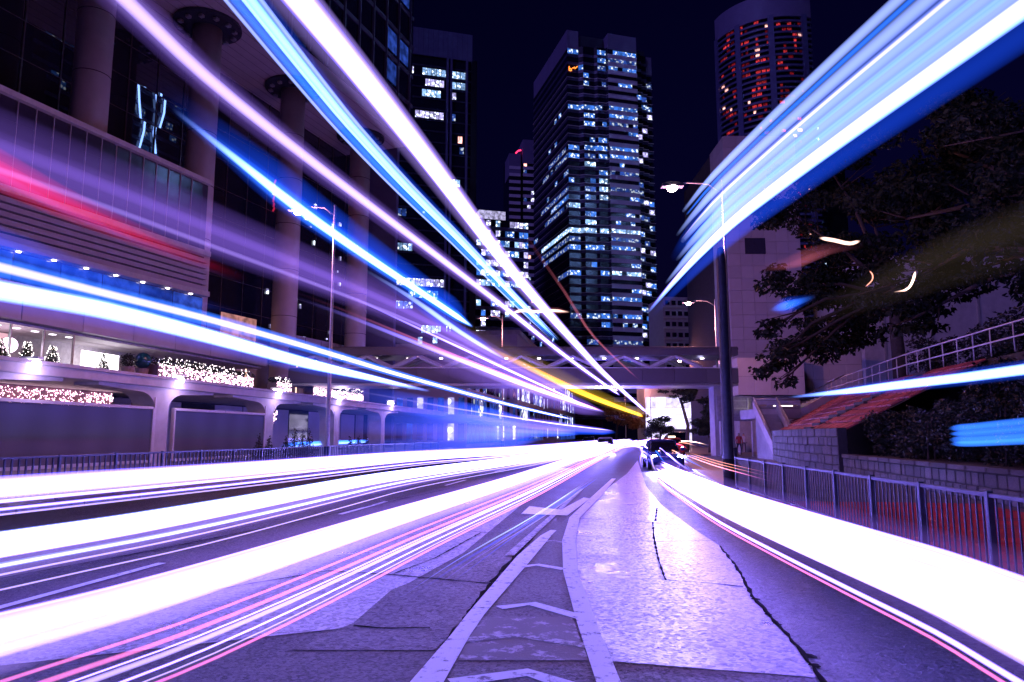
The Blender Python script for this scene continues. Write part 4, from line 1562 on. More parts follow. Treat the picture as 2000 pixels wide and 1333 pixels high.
# Christmas trees on the walkway
for (px_, py_, lab) in ((3, 672, 'lit Christmas tree at the edge of the view by the shops'), (53, 680, 'small Christmas tree with lights by the dark shop window'),
                        (103, 686, 'small Christmas tree in front of the brightest shop window'), (203, 694, 'pale Christmas tree beside the shop corner')):
    q = at_X(px_, py_, WKX - 1.6)
    c = thing('christmas_tree', lab, 'tree', (q.x, q.y, ZW1), 0, 'Christmas trees along the walkway')
    rnd = random.Random(px_ + 5)
    c.scale = (.68, .68, .68)
    MB().tube([(0, 0, 0), (0, 0, 1.5)], [.05, .02], 6).build('trunk', M['bark'], c)
    leaf_cloud([((0, 0, .35 + k * .22), (.52 - k * .085, .52 - k * .085, .16)) for k in range(6)], 900, .13, rnd, .3).build('crown', M['hedge_leaf'], c)
    fairy(c, 'fairy_lights', lambda: (lambda z, a: ((.56 - z * .3) * math.cos(a), (.56 - z * .3) * math.sin(a), .25 + z))(R.uniform(0, 1.35), R.uniform(0, 6.28)), 70, .03, glow('tree_light', (1, .9, .85), 9))
# topiary balls
for (px_, py_, r, lab, m_) in ((252, 688, .36, 'dark topiary ball on a low pot by the shop corner', M['hedge_leaf']), (280, 690, .42, 'larger glossy teal ball on a tapered pot', mat('teal_ball', (.01, .07, .09), .2))):
    q = at_X(px_, py_, WKX - 1.2)
    c = thing('topiary_ball', lab, 'topiary', (q.x, q.y, ZW1))
    MB().lathe([(.24, 0), (.33, .5), (.36, .55), (.3, .55)], seg=14).build('pot', mat('stone_pot', (.3, .22, .2), .7), c)
    if 'dark' in lab:
        rnd = random.Random(2)
        leaf_cloud([((0, 0, .5 + r), (r, r, r))], 700, .1, rnd).build('ball', m_, c)
    else:
        MB().lathe([(r * math.sin(a), -r * math.cos(a)) for a in [.05 + k * 3.04 / 14 for k in range(15)]], (0, 0, .55 + r), 20).build('ball', m_, c, True)

# planting bed with small conifers and a lit topiary at street level, beyond the poster boards
for i, (px_, py_, hh) in enumerate(((505, 850, 1.6), (525, 850, 1.4), (558, 846, 1.5), (575, 846, 2.0), (590, 846, 1.8), (604, 846, 1.9), (683, 848, 1.4), (700, 848, 1.5), (716, 848, 1.4))):
    q = at_X(px_, 880, -20.5)
    c = thing('conifer', ('first', 'second', 'third', 'fourth', 'fifth', 'sixth', 'seventh', 'eighth', 'ninth')[i] + ' small dark conifer from the poster boards, under the walkway', 'shrub', (q.x, q.y, .1), 0, 'conifers under the walkway')
    rnd = random.Random(i)
    MB().tube([(0, 0, 0), (0, 0, hh)], [.05, .015], 5).build('trunk', M['bark'], c)
    leaf_cloud([((0, 0, hh * (.15 + .16 * k)), (.42 * hh / 1.6 * (1 - k * .17), .42 * hh / 1.6 * (1 - k * .17), .2)) for k in range(6)], 600, .12, rnd, -.4).build('crown', M['hedge_leaf'], c)
q = at_X(513, 850, -25)
c = thing('lit_topiary', 'round topiary covered with pink fairy lights beside the second pier', 'topiary', (q.x, q.y, .1))
rnd = random.Random(77)
MB().tube([(0, 0, 0), (0, 0, 2.6)], .09, 6).build('trunk', M['bark'], c)
leaf_cloud([((0, 0, 3.0), (.85, .85, .85))], 900, .14, rnd).build('crown', M['hedge_leaf'], c)


def ball_pt():
    a, z = R.uniform(0, 6.28), R.uniform(-1, 1)
    k = math.sqrt(1 - z * z)
    return (.9 * k * math.cos(a), .9 * k * math.sin(a), 3.0 + .9 * z)


fairy(c, 'fairy_lights', ball_pt, 260, .04)
# wall at street level behind the walkway
wl_ = thing('street_wall', 'dim panelled wall behind the piers under the walkway', 'wall', (-31.5, 14, .1))
MB().box(-1, 0, 0, 75, 0, 4.0).build('wall', M['navy_wall'], wl_)
for k in range(18):
    MB().box(0, .06, k * 4.1 + .05, k * 4.1 + 4.0, .2, 3.9, .02).build('panel', M['lilac_panel'] if k % 4 else M['dark_glass'], wl_)

# ------------------------------------------------------------------ footbridge over the road
M['bridge_panel'] = mat('bridge_panel', (.11, .095, .11), .5, var=.1, scale=.8, objvar=.08)
BD = 54.0
pb0 = at_d(925, 850, BD)
br = thing('footbridge', 'concrete and steel footbridge with a zigzag truss crossing the road', 'bridge', (pb0.x, pb0.y, 0), math.atan2(RGT.y, RGT.x))
zr1, zr0 = at_d(1250, 678, BD).z, at_d(1250, 695, BD).z
zg1, zg0 = at_d(1250, 720, BD).z, at_d(1250, 749, BD).z
LB_ = (1442 - 925) / FPX * BD * 1.0
MB().box(-14, LB_, -.1, 3.6, zg0, zg1, .03).build('girder', M['bridge_panel'], br)
MB().box(-14, LB_, .0, 3.5, zg0 - .18, zg0 - .01).build('soffit_tray', M['steel'], br)
MB().box(-14, LB_, -.25, 3.75, zr0, zr1, .04).build('roof_beam', M['bridge_panel'], br)
MB().box(-14, LB_, -.32, -.1, zr1 - .25, zr1 - .12).build('roof_edge', M['bridge_panel'], br)
np_ = 14
for k in range(np_):
    x = -14 + k * (LB_ + 14) / np_
    MB().box(x + .015, x + (LB_ + 14) / np_ - .015, -.16, -.105, zg0 + .05, zg1 - .05, .01).build('panel', M['bridge_panel'], br)
MB().box(-14, LB_, -.2, .0, zg1, zg1 + .07).build('bottom_chord', M['white_steel'], br)
zz = 3.9
nz = int((LB_ + 14) / zz)
for k in range(nz):
    x = -14 + (k + .0) * zz
    for side in (-.02, 3.3):
        MB().tube([(x, side, zg1 + .05), (x + zz / 2, side, zr0)], .16, 4).build('diagonal', M['white_steel'], br)
        MB().tube([(x + zz / 2, side, zr0), (x + zz, side, zg1 + .05)], .16, 4).build('diagonal', M['white_steel'], br)
bl_m = glow('bridge_lamp', (1, .9, .95), 8)
for k in range(13):
    MB().box(-13 + k * 2.55, -12.75 + k * 2.55, 1.6, 1.85, zr0 - .07, zr0 - .01).build('ceiling_lamp', bl_m, br)
for k in (1, 5, 9, 12):
    lamp_light(br, (-13 + k * 2.55, 1.7, zr0 - .3), 25, (.6, .55, 1.0), .2)
MB().box(LB_ - 1.6, LB_ - .2, 1.0, 2.4, 0, zg0 - .19).build('pier', M['concrete'], br)

# ------------------------------------------------------------------ concrete staircase beside the bridge
ps = at_d(1470, 850, 50)
st = thing('concrete_staircase', 'concrete staircase with solid parapets beside the granite wall', 'staircase', (ps.x, ps.y, .115), math.atan2(RGT.y, RGT.x))
zl0, zl1, zp = at_d(1500, 818, 50).z, at_d(1500, 797, 50).z, at_d(1500, 783, 50).z
MB().box(.2, 3.4, 0, 3.2, zl0 - .12, zl1 - .2, .03).build('landing', M['pale_concrete'], st)
MB().box(.2, 3.4, -.02, .16, zl1 - .2, zp - .5, .02).build('landing_curb', M['concrete'], st)
MB().box(.2, 3.42, -.05, .2, zp - .42, zp - .1, .02).build('parapet_cap', M['pale_concrete'], st)
for x in (.3, 1.1, 3.2):
    MB().box(x, x + .22, 0, .15, zl1 - .2, zp - .3).build('baluster', M['pale_concrete'], st)
MB().box(1.9, 2.7, .6, 1.6, 0, zl0 - .1).build('pier', M['concrete'], st)
# flight up to the terrace
b = MB()
x0_, x1_ = 3.4, 6.6
dz = 4.75 - zl1
MB().extrude([(x0_, zl0 - .12), (x1_, zl0 - .12 + dz + .2), (x1_, zl1 + dz + .35), (x0_, zl1 - .2)], lambda q: (q[0], 0, q[1]), lambda q: (q[0], .25, q[1])).build('upper_stringer', M['pale_concrete'], st)
for k in range(10):
    f = k / 10
    MB().box(x0_ + f * (x1_ - x0_), x0_ + (f + .1) * (x1_ - x0_) + .02, .26, 2.9, zl1 - .5 + f * dz, zl1 - .3 + f * dz + .16).build('step', M['concrete'], st)
MB().tube([(.2, .08, zp - .02), (3.3, .08, zp), (x1_, .08, zp + dz + .5)], .04, 8).build('handrail', M['steel'], st, True)
# flight down towards the road
for k in range(11):
    f = k / 11
    MB().box(.25, 1.7, -f * 3.6 - .33, -f * 3.6, 0, zl1 - .3 - (k + 1) * (zl1 - .3) / 12).build('step', M['concrete'], st)
for x in (.1, 1.7):
    MB().extrude([(0, zl1 - .3), (-3.9, -.05), (-3.9, .75), (0, zp - .15)], lambda q: (x, q[0], q[1]), lambda q: (x + .14, q[0], q[1])).build('lower_stringer', M['pale_concrete'], st)
    MB().tube([(x + .07, 0, zp + .1), (x + .07, -3.9, 1.05), (x + .07, -3.95, .1)], .035, 8).build('handrail', M['steel'], st, True)
lamp_light(st, (1.8, 1.0, zp - .3), 20, (1, .8, .7), .15)
MB().box(1.7, 3.0, .3, .5, zl1 - .02, zl1 + .06).build('tube_lamp', glow('tube_lamp', (1, .8, .8), 6), st)

# ------------------------------------------------------------------ poles and road sign
pp = at_z(1425, 950, .12)
po = thing('gantry_pole', 'thick dark round pole standing at the kerb before the railing', 'pole', (pp.x, pp.y, .115))
MB().lathe([(.17, 0), (.17, .9), (.155, 1.0), (.15, 7.2), (.11, 7.6), (.02, 7.65)], seg=18).build('shaft', mat('pole_paint', (.05, .052, .07), .4, .3, scale=6), po, True)
MB().lathe([(.18, .02), (.178, .85)], seg=18).build('base_sleeve', M['black'], po, True)
MB().box(-.3, .3, -.3, .3, 0, .03, .01).build('base_plate', M['dark_steel'], po)
sg_p = at_d(1437, 850, 54)
rs = thing('road_sign', 'back of a large grey road sign on two posts by the bridge', 'sign', (sg_p.x, sg_p.y, .115), math.atan2(RGT.y, RGT.x))
zs0, zs1 = at_d(1437, 826, 54).z, at_d(1437, 777, 54).z
MB().box(-1.35, 1.3, -.03, .03, zs0, zs1, .015).build('panel', mat('sign_back', (.30, .29, .32), .4, .3, scale=3), rs)
for z in (zs0 + .35, zs0 + .95, zs1 - .35):
    MB().box(-.95, .95, -.1, -.03, z - .05, z + .05).build('brace', M['steel'], rs)
for x in (-.95, .95):
    MB().box(x - .05, x + .05, -.18, -.1, zs0 + .1, zs1 - .15).build('channel', M['steel'], rs)
for x in (-1.1, 1.28):
    MB().tube([(x, .1, 0), (x, .1, zs1 - .2)], .07, 10).build('post', M['white_steel'], rs, True)

# ------------------------------------------------------------------ street lamps
lens_m = glow('street_lamp_lens', (1.0, .55, .48), 160)


def street_lamp(label, px_, py_, h, arm, power):
    d_ = (h - EYE) / (ray(px_, py_).z / ray(px_, py_).dot(FWD))
    hp = at_d(px_, py_, d_)
    pole = hp + RGT * arm
    t = thing('street_lamp', label, 'street lamp', (pole.x, pole.y, .1), math.atan2(RGT.y, RGT.x), 'street lamps along the road')
    H = h - .1
    MB().lathe([(.14, 0), (.13, 1.2), (.10, 1.3), (.055, H + .25), (.02, H + .3)], seg=12).build('pole', M['steel'], t, True)
    MB().box(-.13, .13, -.13, .13, .02, 1.1, .02).build('service_box', M['dark_steel'], t)
    MB().tube([(0, 0, H - .25), (-arm * .3, 0, H + .15), (-arm * .7, 0, H + .2), (-arm + .2, 0, H + .12)], .04, 8).build('arm', M['steel'], t, True)
    hd = MB().extrude([(-.5, .0), (.42, .0), (.45, .1), (.2, .2), (-.25, .22), (-.48, .12)], lambda q: (-arm + q[0], -.17, H + q[1]), lambda q: (-arm + q[0], .17, H + q[1])).build('lamp_head', M['dark_steel'], t)
    MB().lathe([(.04, -.20), (.17, -.14), (.24, -.005)], (-arm - .05, 0, H), 14).build('lens', lens_m, t, True)
    lamp_light(t, (-arm - .05, 0, H - .4), power, (1.0, .34, .36), .15)
    return t


street_lamp('tall street lamp burning brightest on the pole beside the tree', 1315, 366, 12.2, 2.1, 1500)
street_lamp('second street lamp, just above the footbridge roof', 1345, 592, 12.2, 2.1, 3200)
street_lamp('street lamp shining through the truss of the footbridge', 1328, 705, 12.2, 2.1, 1500)
street_lamp('street lamp below the footbridge deck by the bright building', 1250, 752, 12.0, 2.1, 1500)
street_lamp('farthest street lamp, over the orange lit tree', 1203, 762, 12.0, 2.1, 1500)
street_lamp('street lamp on the far side in front of the round columns', 584, 412, 12.2, 1.7, 2200)
street_lamp('street lamp on the far side in front of the slim lit tower', 945, 622, 12.2, 1.7, 1600)

# ------------------------------------------------------------------ far trees along the road
tb = at_d(1290, 850, 75)
tree('street_tree', 'round dark tree left of the bright building below the bridge', (tb.x, tb.y, .1), 4, .12, [((0, 0, 2.6), (1.5, 1.5, 1.1)), ((.6, 0, 1.9), (1.1, 1.2, .8)), ((-.7, 0, 2.0), (1, 1, .8))], 4000, .2, 21)
tb = at_d(1340, 850, 68)
tree('street_tree', 'dark tree branch mass hanging under the footbridge', (tb.x, tb.y, .1), 7, .16, [((-.6, 0, 5.6), (1.8, 1.4, .7)), ((1.0, 0, 5.2), (1.6, 1.4, .8)), ((2.2, 0, 4.4), (1.2, 1.2, 1.2))], 4500, .22, 22, None, None, 5)
tb = at_d(1203, 850, 150)
tree('street_tree', 'orange lit tree below the farthest street lamp', (tb.x, tb.y, .1), 8, .2, [((0, 0, 6.2), (3, 3, 2.2)), ((1.8, 0, 5), (2.4, 2.4, 1.6)), ((4.5, 2, 4.6), (3, 3, 2))], 5000, .4, 23, None, mat('orange_lit_leaf', (.25, .11, .02), .5, var=.5, scale=1.5))  # the lamp's orange light is put into the leaf colour
tb = at_d(1385, 850, 66)
tree('street_tree', 'small dark tree behind the road sign', (tb.x, tb.y, .1), 5, .12, [((0, 0, 3.2), (1.4, 1.4, 1.3)), ((-.6, 0, 2.4), (1.1, 1.1, .8))], 3500, .2, 24)

# ------------------------------------------------------------------ vehicles at the end of the road
M['car_glass'] = mat('car_glass', (.01, .01, .015), .05, spec=.9)
head_m = glow('headlight_glow', (.85, .85, 1.0), 60)
tail_m = glow('tail_light_glow', (1.0, .03, .05), 14)
hub_m = mat('wheel_hub', (.4, .4, .42), .3, .8)


def loft(secs):
    """secs: (y, half width bottom, half width top, z bottom, z top, belly)"""
    b = MB()
    for (y, wb, wt, z0_, z1_) in secs:
        zm = z0_ + (z1_ - z0_) * .5
        b.v += [(-wb * .9, y, z0_), (wb * .9, y, z0_), (wb, y, z0_ + (z1_ - z0_) * .25), (wb, y, zm), (wt, y, z1_ - .03), (wt * .9, y, z1_), (-wt * .9, y, z1_), (-wt, y, z1_ - .03), (-wb, y, zm), (-wb, y, z0_ + (z1_ - z0_) * .25)]
    k = 10
    for i in range(len(secs) - 1):
        for j in range(k):
            q = (j + 1) % k
            b.f.append((i * k + j, i * k + q, (i + 1) * k + q, (i + 1) * k + j))
    b.f.append(tuple(range(k - 1, -1, -1)))
    b.f.append(tuple((len(secs) - 1) * k + j for j in range(k)))
    return b


def car(label, loc, rz, paint, taxi=False, van=False, lights=True, beam=0):
    t = thing('van' if van else 'car', label, 'van' if van else 'car', loc, rz)
    # front points to local -y
    if van:
        loft([(-2.35, .78, .70, .35, .75), (-2.25, .86, .8, .28, 1.0), (-1.6, .88, .84, .26, 1.15), (-.9, .9, .76, .26, 1.98), (1.9, .9, .78, .26, 2.05), (2.3, .88, .76, .3, 1.95), (2.36, .84, .74, .4, 1.6)]).build('body', paint, t, True)
        MB().extrude([(-1.62, 1.18), (-.93, 1.92), (-.95, 1.94), (-1.68, 1.2)], lambda q: (-.72, q[0] - .03, q[1]), lambda q: (.72, q[0] - .03, q[1])).build('windscreen', M['car_glass'], t)
        for s in (-1, 1):
            for (a, b_) in ((-.75, .2), (.3, 1.2), (1.3, 2.1)):
                MB().box(s * .86 - .035, s * .86 + .035, a, b_, 1.25, 1.8).build('window', M['car_glass'], t)
        hl, zl = -2.3, .8
    else:
        loft([(-2.15, .68, .62, .38, .62), (-2.05, .82, .74, .26, .74), (-1.2, .87, .8, .22, .88), (-.5, .88, .82, .22, .93), (1.3, .88, .82, .22, .96), (1.95, .85, .76, .26, .95), (2.12, .74, .66, .4, .85)]).build('body', paint, t, True)
        loft([(-.95, .74, .68, .88, .9), (-.35, .76, .60, .88, 1.40), (.9, .76, .60, .9, 1.44), (1.65, .74, .64, .92, .97)]).build('cabin', M['car_glass'], t, True)
        loft([(-.36, .60, .56, 1.39, 1.44), (.3, .61, .57, 1.42, 1.49), (.95, .59, .55, 1.40, 1.46)]).build('roof', paint, t, True)
        for s in (-1, 1):
            for y in (-.6, .3, 1.2):
                MB().tube([(s * .76, y, .93), (s * .62, y * .75 + .08, 1.42)], .025, 5).build('window_pillar', paint, t)
        hl, zl = -2.06, .64
        if taxi:
            MB().box(-.28, .28, -.12, .12, 1.48, 1.62, .02).build('roof_sign', glow('roof_sign_glow', (1, .8, .6), 4), t)
    for s in (-1, 1):
        MB().lathe([(.03, -.03), (.11, -.02), (.12, .03)], (0, 0, 0), 12).build('headlight', head_m if lights else M['steel'], t, True).matrix_local = Matrix.Translation((s * .6, hl - .02, zl)) @ Matrix.Rotation(math.pi / 2, 4, 'X')
        MB().box(s * .66 - .12, s * .66 + .12, (2.33 if van else 2.06), (2.4 if van else 2.12), .68, .82).build('tail_light', tail_m, t)
        MB().box(s * .95 - .09, s * .95 + .09, -.75, -.6, .92, 1.08, .02).build('mirror', paint, t)
        for y in (-1.3, 1.35):
            w_ = MB().lathe([(.20, -.1), (.30, -.1), (.31, 0), (.30, .1), (.20, .1)], seg=18).build('wheel', M['black'], t, True)
            w_.matrix_local = Matrix.Translation((s * .78, y, .31)) @ Matrix.Rotation(math.pi / 2, 4, 'Y')
            h_ = MB().lathe([(.19, -.105), (.19, .105)], seg=14).build('hub', hub_m, w_)
    if beam:
        for sx_ in (-.6, .6):
            lo = lamp_light(t, (sx_, hl - .15, zl), beam, (.24, .22, 1.0), .1, 'headlight_beam', 70)
            lo.rotation_euler = (math.radians(-88), 0, 0)
    MB().box(-.26, .26, hl - .06, hl, .42, .54).build('number_plate', mat('plate', (.7, .7, .68), .5), t)
    MB().box(-.5, .5, hl - .04, hl + .02, .56, .62).build('grille', M['black'], t)
    return t


paints = [mat('paint_blue', (.03, .05, .22), .25, .2), mat('paint_red', (.35, .02, .02), .3), mat('paint_silver', (.4, .4, .43), .3, .6), mat('paint_black', (.015, .015, .02), .2)]


def spot(px_, d_, z=0.004):
    q = at_d(px_, 850, d_)
    return (q.x, q.y, z)


car('dark blue car with both headlights on coming along the kerb lane', spot(1292, 37), math.radians(4), paints[0], beam=2900)
car('red taxi farther back in the kerb lane', spot(1312, 60), math.radians(2), paints[1], taxi=True, beam=2500)
car('dark van behind the taxi under the footbridge', spot(1327, 78), 0, paints[3], van=True)
car('silver car with headlights on in the lane beside the hatched median', spot(1182, 70), 0, paints[2], beam=3500)
car('black car far down the middle lane', spot(1150, 95), 0, paints[3])


# ------------------------------------------------------------------ people on the pavement
def person(label, loc, rz, top_col, leg_col, stride=.18):
    verts = [(0, 0, .95), (0, 0, 1.15), (0, 0, 1.38), (0, .01, 1.52), (0, .02, 1.64), (0, .02, 1.72),
             (.1, 0, .9), (.11, stride, .5), (.11, stride * .4, .09), (.11, stride * .4 - .14, .05),
             (-.1, 0, .9), (-.11, -stride * .6, .5), (-.11, -stride * .2, .09), (-.11, -stride * .2 - .14, .05),
             (.19, 0, 1.42), (.25, .04, 1.15), (.25, -.08, .92), (.25, -.12, .82),
             (-.19, 0, 1.42), (-.25, -.04, 1.15), (-.25, -.12, .92), (-.25, -.16, .82)]
    edges = [(0, 1), (1, 2), (2, 3), (3, 4), (4, 5), (0, 6), (6, 7), (7, 8), (8, 9), (0, 10), (10, 11), (11, 12), (12, 13), (2, 14), (14, 15), (15, 16), (16, 17), (2, 18), (18, 19), (19, 20), (20, 21)]
    rad = [.15, .13, .15, .055, .10, .07, .1, .07, .045, .04, .1, .07, .045, .04, .07, .05, .04, .035, .07, .05, .04, .035]
    me = bpy.data.meshes.new('person')
    me.from_pydata(verts, edges, [])
    m = bpy.data.materials.new('clothes_' + label[:8])
    m.use_nodes = True
    N, L = m.node_tree.nodes, m.node_tree.links
    tc = N.new('ShaderNodeTexCoord')
    sx = N.new('ShaderNodeSeparateXYZ')
    L.new(tc.outputs['Object'], sx.inputs[0])
    rp_ = N.new('ShaderNodeValToRGB')
    rp_.color_ramp.interpolation = 'CONSTANT'
    el = rp_.color_ramp.elements
    el[0].position, el[0].color = 0, (.02, .02, .02, 1)
    el[1].position, el[1].color = .05, tuple(leg_col) + (1,)
    for pos, c in ((.5, top_col), (.8, (.35, .2, .15)), (.9, (.015, .012, .01))):
        e = el.new(pos)
        e.color = tuple(c) + (1,)
    mr = N.new('ShaderNodeMath')
    mr.operation = 'DIVIDE'
    mr.inputs[1].default_value = 1.85
    L.new(sx.outputs[2], mr.inputs[0])
    L.new(mr.outputs[0], rp_.inputs[0])
    L.new(rp_.outputs[0], N['Principled BSDF'].inputs['Base Color'])
    N['Principled BSDF'].inputs['Roughness'].default_value = .8
    me.materials.append(m)
    o = put('person', me, None, loc, (0, 0, rz))
    tag(o, label, 'person')
    bpy.context.view_layer.objects.active = o
    md = o.modifiers.new('skin', 'SKIN')
    sv = me.skin_vertices[0].data if me.skin_vertices else None
    if sv is None:
        bpy.ops.object.select_all(action='DESELECT')
        o.select_set(True)
        bpy.ops.mesh.customdata_skin_add()
        sv = me.skin_vertices[0].data
    for i, r_ in enumerate(rad):
        sv[i].radius = (r_, r_ * .85)
    sv[0].use_root = True
    sb = o.modifiers.new('smooth', 'SUBSURF')
    sb.levels = sb.render_levels = 2
    return o


q = at_d(1443, 850, 58)
person('person in a red top walking past the foot of the stairs', (q.x, q.y, .115), 2.6, (.4, .03, .03), (.03, .03, .05))
q = at_d(1390, 850, 62)
person('person in dark clothes on the pavement under the footbridge', (q.x, q.y, .115), .4, (.03, .03, .05), (.02, .02, .03), .12)
q = at_d(1452, 850, 66)
person('person in a pale shirt deep under the footbridge stairs', (q.x, q.y, .115), 3.0, (.4, .35, .38), (.04, .04, .06), .05)

# ------------------------------------------------------------------ light trails hanging in the air over the lanes
T = {
    'hot': light_in_air('trail_white_hot', (.165, .12, 1.0), 9.5, 2.3),
    'hot_blue': light_in_air('trail_blue_hot', (.15, .27, 1.0), 10, 2.6),
    'blue_glow': light_in_air('trail_blue_glow', (.03, .09, 1.0), .55, 1.6),
    'white': light_in_air('trail_white', (.25, .18, 1.0), 5.6, 2.2),
    'white_soft': light_in_air('trail_white_soft', (.55, .40, 1.0), 1.6, 1.8),
    'blue_white': light_in_air('trail_blue_white', (.16, .36, 1.0), 4, 2.2),
    'blue': light_in_air('trail_blue', (.03, .17, 1.0), 1.3, 1.8),
    'blue_pale': light_in_air('trail_blue_pale', (.28, .38, 1.0), 1.5, 1.6),
    'blue_faint': light_in_air('trail_blue_faint', (.01, .08, 1.0), .42, 1.8),  # faint kinds, used wide, add halo and haze as glowing tubes
    'lilac_faint': light_in_air('trail_lilac_faint', (.32, .16, 1.0), .2, 1.6),
    'lilac': light_in_air('trail_lilac', (.42, .28, 1.0), .42, 2.2),
    'pink': light_in_air('trail_pink', (1.0, .22, .62), 1.1, 1.5),
    'pink_faint': light_in_air('trail_pink_faint', (1.0, .22, .34), .14, 1.8),
    'dim_haze': light_in_air('trail_dim_haze', (.30, .22, .16), .035, 1.6),
    'red_hot': light_in_air('trail_red_hot', (1.0, .05, .12), 3, 1.6),
    'red': light_in_air('trail_red', (1.0, .015, .10), .5, 1.5),
    'yellow': light_in_air('trail_yellow', (1.0, .44, .03), 1.1, 1.8),
    'olive': light_in_air('trail_olive', (.55, .34, .03), .12, 1.8),
    'warm': light_in_air('trail_warm', (1.0, .36, .26), 1.3, 1.5),
    'warm_white': light_in_air('trail_warm_white', (1.0, .6, .5), 4, 1.5),
}

for k_, m_ in T.items():
    if k_ not in ('white', 'blue_white', 'hot', 'hot_blue'):
        m_.cycles.emission_sampling = 'NONE'        # too faint to be worth aiming at


def smooth_path(P, per=1.6):
    out = []
    n = len(P)
    for i in range(n - 1):
        p0_, p1_, p2_, p3_ = P[max(i - 1, 0)], P[i], P[i + 1], P[min(i + 2, n - 1)]
        k = max(3, min(24, int((p2_ - p1_).length / per)))
        for j in range(k):
            u = j / k
            # chord-scaled tangents keep the curve from overshooting on uneven steps
            d = (p2_ - p1_).length
            m1 = (p2_ - p0_) / max(1e-6, (p2_ - p1_).length + (p1_ - p0_).length) * d
            m2 = (p3_ - p1_) / max(1e-6, (p3_ - p2_).length + (p2_ - p1_).length) * d
            h00, h10, h01, h11 = 2 * u ** 3 - 3 * u * u + 1, u ** 3 - 2 * u * u + u, -2 * u ** 3 + 3 * u * u, u ** 3 - u * u
            out.append(p1_ * h00 + m1 * h10 + p2_ * h01 + m2 * h11)
    out.append(P[-1])
    return out


def trail(label, pix, z, streaks, ext=4.0, fade0=0.0, fade1=0.15):
    """one vehicle's light trail; pix: its course read off at height z; streaks: (sideways, up, radius, kind[, flat])"""
    P = [at_z(q[0], q[1], z) if len(q) == 2 else at_d(*q) for q in pix]
    if ext:
        d = (P[0] - P[1]).normalized()
        P = [P[0] + d * ext] + P
    C = smooth_path(P)
    o = C[len(C) // 2].copy()
    o.z = 0
    t = thing('light_trail', label, 'light trail', o)
    n = len(C)
    run = [0.0]
    for a, b in zip(C[:-1], C[1:]):
        run.append(run[-1] + (b - a).length)
    for s in streaks:
        sx_, up, r, kind = s[:4]
        fl_ = s[4] if len(s) > 4 else 1.0
        f0, f1 = (s[5], s[6]) if len(s) > 6 else (0, 1)          # share of the way that this streak covers
        path, rad, fd = [], [], []
        for i, p in enumerate(C):
            u = run[i] / run[-1]
            if u < f0 - 1e-6 or u > f1 + 1e-6:
                continue
            tg = (C[min(i + 1, n - 1)] - C[max(i - 1, 0)]).normalized()
            nr_ = Vector((tg.y, -tg.x, 0))
            path.append(p + nr_ * sx_ + Vector((0, 0, up)) - o)
            v = (u - f0) / (f1 - f0)
            k = 1.0
            if fade0 or f0 > 0:
                k = min(k, v / max(fade0, .12))
            e1 = fade1 if f1 == 1 else .25
            if e1:
                k = min(k, (1 - v) / e1)
            k = max(0.0, min(1.0, k))
            rad.append(r * (.35 + .65 * k))
            fd.append(k * k * (3 - 2 * k))
        if len(path) < 3:
            continue
        b = MB().tube(path, rad, 12, fl_, cap=False)
        me = b.mesh('streak', T[kind], True)
        at_ = me.attributes.new('fade', 'FLOAT', 'POINT')
        at_.data.foreach_set('value', [f for f in fd for _ in range(12)])
        ax_ = me.attributes.new('axis', 'FLOAT_VECTOR', 'POINT')
        vals = []
        for i in range(len(path)):
            tg = (path[min(i + 1, len(path) - 1)] - path[max(i - 1, 0)]).normalized()
            vals += [tg.x, tg.y, tg.z] * 12
        ax_.data.foreach_set('vector', vals)
        put('streak', me, t)
    return t


# low headlight trails over the lanes
def bundle(n, wx, wz, r0, r1, kinds, seed):
    rr = random.Random(seed)
    out = []
    for _ in range(n):
        a = rr.uniform(0, .25) if rr.random() < .5 else 0
        e = rr.uniform(.7, 1) if rr.random() < .5 else 1
        out.append((rr.uniform(-wx, wx), rr.uniform(-wz, wz), rr.uniform(r0, r1), rr.choice(kinds), 1.0, 0 if a < .05 else a, e))
    return out


trail('widest white headlight trail sweeping past the railing on the kerb lane', [(2000, 1205), (1850, 1140), (1700, 1085), (1550, 1030), (1420, 980), (1350, 947), (1312, 928), (1290, 914)], .75,
      [(0, -.02, .09, 'hot'), (.1, -.14, .06, 'hot'), (0, .12, .06, 'white'), (0, 0, .34, 'lilac_faint'), (-.12, -.34, .012, 'pink'), (-.1, -.3, .02, 'white')]
      + bundle(20, .28, .26, .012, .05, ['hot', 'hot', 'white', 'white_soft'], 1) + bundle(5, .3, .3, .008, .015, ['pink', 'blue_pale'], 11), 3, 0, .12)
trail('thick white headlight trail along the hatched median with pink lower stripes', [(0, 1235), (250, 1170), (500, 1095), (750, 1015), (1000, 938), (1120, 897), (1190, 874), (1222, 864)], .75,
      [(0, .04, .06, 'hot'), (.1, -.05, .045, 'white'), (0, 0, .2, 'lilac_faint'), (.2, -.08, .07, 'lilac'), (.35, -.12, .01, 'pink'), (.42, -.16, .014, 'pink'), (.5, -.2, .016, 'white_soft'), (.62, -.28, .01, 'pink'), (.55, -.24, .008, 'white'),
       (.48, -.18, .006, 'white'), (.6, -.26, .005, 'white_soft'), (.15, -.1, .06, 'hot', 1, .3, 1), (.3, -.1, .05, 'hot', 1, .38, 1)]
      + bundle(12, .25, .1, .008, .03, ['white_soft', 'hot', 'white', 'white_soft'], 2), 4, 0, .05)
